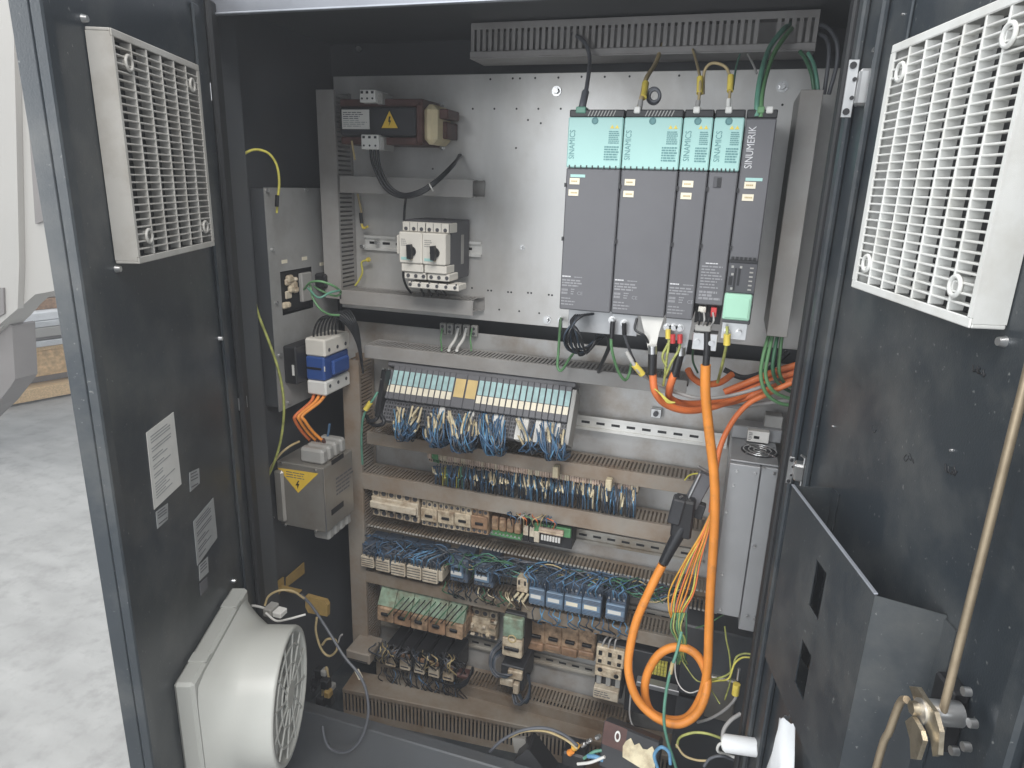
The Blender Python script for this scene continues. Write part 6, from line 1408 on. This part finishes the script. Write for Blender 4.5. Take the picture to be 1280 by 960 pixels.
for i in range(3):
    cable('starter_lead', ('left', 'middle', 'right')[i]+' grey lead rising from the beige three-pole starter', [(752+i*8, 810+i, .17), (756+i*7, 800, .17), (762+i*7, 794+i*2, .2)], .0022, 'wire_grey')

# ------------------------------------------------------------------ lower right interior
x0, x1, z0, z1 = bx(786, 812, 880, 915, .2)
t = thing('circuit_board', 'dark circuit board with yellow terminal grid behind the orange loop', 'circuit board', ((x0+x1)/2, .26, z0))
mb = MB(); mb.box(x0, x1, .205, .262, z0, z1, c=.002); part(mb, 'housing', 'dark', t)
q = bx(815, 827, 833, 847, .19)
for i in range(5):
    for j in range(4):
        xx = q[0]+(q[1]-q[0])*i/5; zz = q[2]+(q[3]-q[2])*j/4; mb = MB(); mb.box(xx, xx+(q[1]-q[0])/5-.0012, .19, .2048, zz, zz+(q[3]-q[2])/4-.0012, c=.0006); part(mb, 'terminal', 'wire_yel', t)
pc0 = A(795, 854, .16); pc1 = A(870, 873, .16); zc_ = (pc0.z+pc1.z)/2; mb = MB(); mb.box(pc0.x, pc1.x, .16, .185, zc_-.008, zc_+.006, c=.002); single(mb, 'cross_rail', 'case_silver', 'grey cross rail behind the orange cable loop', 'rail')
x0, x1, z0, z1 = bx(886, 845, 915, 905, .15); mb = MB(); mb.box(x0, x1, .15, .2, z0, z1, c=.003); single(mb, 'cover_plate', 'steel_box', 'brownish cover plate right of the orange loop', 'plate')
mb = MB(); mb.box(.30, .455, .16, .268, -1.50, -1.08, c=.004); single(mb, 'equipment_box', 'cab_paint', 'dark box behind the green wires below the silver power supply', 'box')
# things lying at the cabinet foot
yq = -.12
x0, x1, z0, z1 = bx(752, 906, 822, 965, yq)
t = thing('rotary_switch_box', 'dark switch box marked with a white zero and torn beige label', 'switch', ((x0+x1)/2, yq, z0-.1))
Fs = Fr((x0, yq, z0), (1, 0, -.16), (.1, 1, -.6), (-.0, .6, 1)); Wd = (x1-x0); Hh = (z1-z0)*.9
mb = MB(Fs); mb.box(0, Wd, 0, .05, -.02, Hh, c=.004); part(mb, 'case', 'dark', t)
mb = MB(Fs); mb.box(.002, Wd*.42, -.0012, -.0002, Hh*.35, Hh*.98); part(mb, 'faceplate', 'copper_red', t)
cz0 = Fs(Wd*.27, -.002, Hh*.70); mb = MB()
nn = 26; rings_ = []
for rr_, dd in ((.0070, .0), (.0070, .0012), (.0042, .0012), (.0042, 0)):
    rings_.append([tuple(Fs(Wd*.27+rr_*.85*math.cos(2*math.pi*i/nn), -.0014-dd, Hh*.70+rr_*1.5*math.sin(2*math.pi*i/nn))) for i in range(nn)])
mb.add([p for r_ in rings_ for p in r_], [(k*nn+i, k*nn+(i+1) % nn, ((k+1) % 4)*nn+(i+1) % nn, ((k+1) % 4)*nn+i) for k in range(4) for i in range(nn)], 0, False, ID); part(mb, 'zero_mark', 'white', t)
rn = random.Random(8); top_ = [(Wd*(.42+.075*i), Hh*(.70+rn.uniform(-.08, .10))) for i in range(8)]
mb = MB(Fs); mb.prism([(Wd*.40, Hh*.22)]+[(Wd*.38, Hh*.50)]+top_+[(Wd*.97, Hh*.05)], -.0014, -.0003); part(mb, 'torn_label', 'sleeve', t)
t = thing('cable_connector', 'black block with orange, red and blue wire ends beside the zero switch', 'connector', tuple(A(720, 945, yq)))
p = A(720, 948, yq); mb = MB(); mb.box(p.x-.03, p.x+.02, yq, yq+.05, p.z-.03, p.z+.008, c=.004); part(mb, 'block', 'black', t)
for (u, v, r_, m) in ((712, 941, .007, 'orange'), (718, 934, .008, 'orange_yel'), (735, 927, .005, 'steel'), (746, 922, .005, 'steel'), (728, 932, .005, 'steel')):
    p = A(u, v, yq-.005); mb = MB(); mb.cyl(p, p+Vector((.006, -.004, .01)), r_, r_*.8, n=10); part(mb, 'ferrule', m, t)
for lab, pts, r_, m in (
    ('teal wire curving beneath the black wire block', [(730, 948, -0.155), (742, 940, -0.160), (752, 938, -0.155)], .0032, 'wire_gteal'),
    ('blue wire bent beside the switch box', [(735, 945, -0.160), (744, 946, -0.165), (754, 950, -0.165)], .0045, 'wire_lblue'),
    ('white wire at the bottom edge beside the switch box', [(722, 955, -0.165), (738, 953, -0.170), (756, 946, -0.170)], .003, 'wire_white'),
    ('bright blue wire loop right of the torn label', [(822, 960, -0.165), (818, 944, -0.165), (826, 934, -0.165), (836, 940, -0.165), (838, 955, -0.165)], .0034, 'wire_lblue'),
    ('yellow-green wire loop left of the white capacitor', [(846, 934, -0.105), (850, 922, -0.105), (866, 916, -0.105), (884, 917, -0.105), (902, 923, -0.105)], .0026, 'wire_gy'),
    ('tan wire running along the floor left of the capacitor', [(845, 930, -0.115), (855, 944, -0.125), (870, 950, -0.125), (884, 951, -0.125)], .0022, 'wire_tan'),
    ('grey cable rising over the white capacitor', [(903, 926, -0.115), (905, 912, -0.105), (914, 900, -0.095), (926, 892, -0.085)], .0040, 'wire_grey'),
    ('white wire from the capacitor end to the floor', [(911, 930, -0.145), (900, 930, -0.150), (897, 938, -0.150), (906, 943, -0.145), (930, 950, -0.145), (945, 957, -0.145)], .0028, 'wire_white'),
    ('grey wire along the bottom edge under the capacitor', [(880, 958, -0.155), (888, 948, -0.155), (902, 945, -0.155), (918, 950, -0.145), (932, 956, -0.145)], .0028, 'wire_dgrey'),
    ('yellow wire standing up behind the capacitor', [(938, 915, -0.085), (940, 904, -0.085), (942, 892, -0.085)], .0022, 'wire_yel'),
    ('brown cable arching over the floor duct', [(612, 940, -0.105), (628, 925, -0.105), (652, 913, -0.105), (680, 910, -0.105), (704, 918, -0.115), (722, 932, -0.135)], .0034, 'wire_dgrey'),
    ('pale cable arching over the floor duct beside the brown one', [(636, 922, -0.095), (656, 914, -0.100), (682, 914, -0.105), (706, 924, -0.125), (722, 936, -0.135)], .0026, 'wire_tan')):
    cable('loose_wire', lab, pts, r_, m, cat='wire')
a = A(907, 929, -.20); b = A(950, 935, -.215)
t = thing('capacitor', 'white plastic cylindrical capacitor lying at the lower right', 'capacitor', tuple(a))
mb = MB(); mb.cyl(a, b, .0155, n=24); part(mb, 'can', 'tape_white', t)
d_ = (b-a).normalized(); mb = MB(); mb.cyl(a-d_*.003, a, .0135, n=24); part(mb, 'end_cap', 'wire_white', t); mb = MB(); mb.cyl(b, b+d_*.003, .0135, n=24); part(mb, 'end_cap', 'wire_white', t)
t = thing('steel_clip', 'small steel bracket with black box at the bottom edge', 'bracket', tuple(A(650, 940, -.04)))
q = bx(640, 922, 658, 945, -.10); mb = MB(); mb.prism([(q[0], q[3]), (q[1]-.004, q[3]+.006), (q[1], q[2]+.006), (q[0]+.008, q[2])], -.10, -.092); part(mb, 'bracket', 'steel_box', t)
q = bx(642, 932, 690, 975, -.13); mb = MB(); mb.prism([(q[0], q[2]), (q[0]+.004, q[3]-.035), (q[0]+.03, q[3]), (q[0]+.036, q[3]-.002), (q[1], q[2])], -.13, -.08); part(mb, 'box', 'black', t)
# crumpled white plastic sheet hanging on the door under the pocket
t = thing('plastic_bag', 'crumpled white plastic bag hanging on the right door under the document pocket', 'bag', tuple(FRD(.3, -.03, -.95)))
rn = random.Random(17); mb = MB(); nu, nv = 12, 9; V_ = []
sA, zA = DR(979, 898, .03)
for k in range(nv):
    f = k/(nv-1)
    for i in range(nu):
        g = i/(nu-1)*2-1; w_ = .008+.12*f
        V_.append(tuple(FRD(sA+.01*f+g*w_, -.018-.016*(1-g*g)-.007*math.sin(g*7+k*1.3)*f+rn.uniform(-.002, .002), zA-.30*f+rn.uniform(-.004, .004))))
V_ += [tuple(Vector(p)-NR*.0012) for p in V_]; N2 = nu*nv
mb.add(V_, [(k*nu+i, k*nu+i+1, (k+1)*nu+i+1, (k+1)*nu+i) for k in range(nv-1) for i in range(nu-1)]+[(N2+k*nu+i, N2+(k+1)*nu+i, N2+(k+1)*nu+i+1, N2+k*nu+i+1) for k in range(nv-1) for i in range(nu-1)], 0, True, ID); part(mb, 'sheet', 'tape_white', t)

# ------------------------------------------------------------------ thin scattering volume, added to mimic the veiling glare of the lens
mb = MB(); mb.box(-9.6, 3.6, -3.6, 9.6, ZF-1.1, .75); hz = part(mb, 'lens_veil', 'tape_white'); hz['kind'] = 'stuff'
hm = bpy.data.materials.new('lens_veil_mat'); hm.use_nodes = True; hn = hm.node_tree; hn.nodes.clear()
ho = hn.nodes.new('ShaderNodeOutputMaterial'); hv = hn.nodes.new('ShaderNodeVolumePrincipled')
hv.inputs['Color'].default_value = (.93, .95, 1, 1); hv.inputs['Density'].default_value = .019; hn.links.new(hv.outputs[0], ho.inputs['Volume'])
hz.data.materials.clear(); hz.data.materials.append(hm)
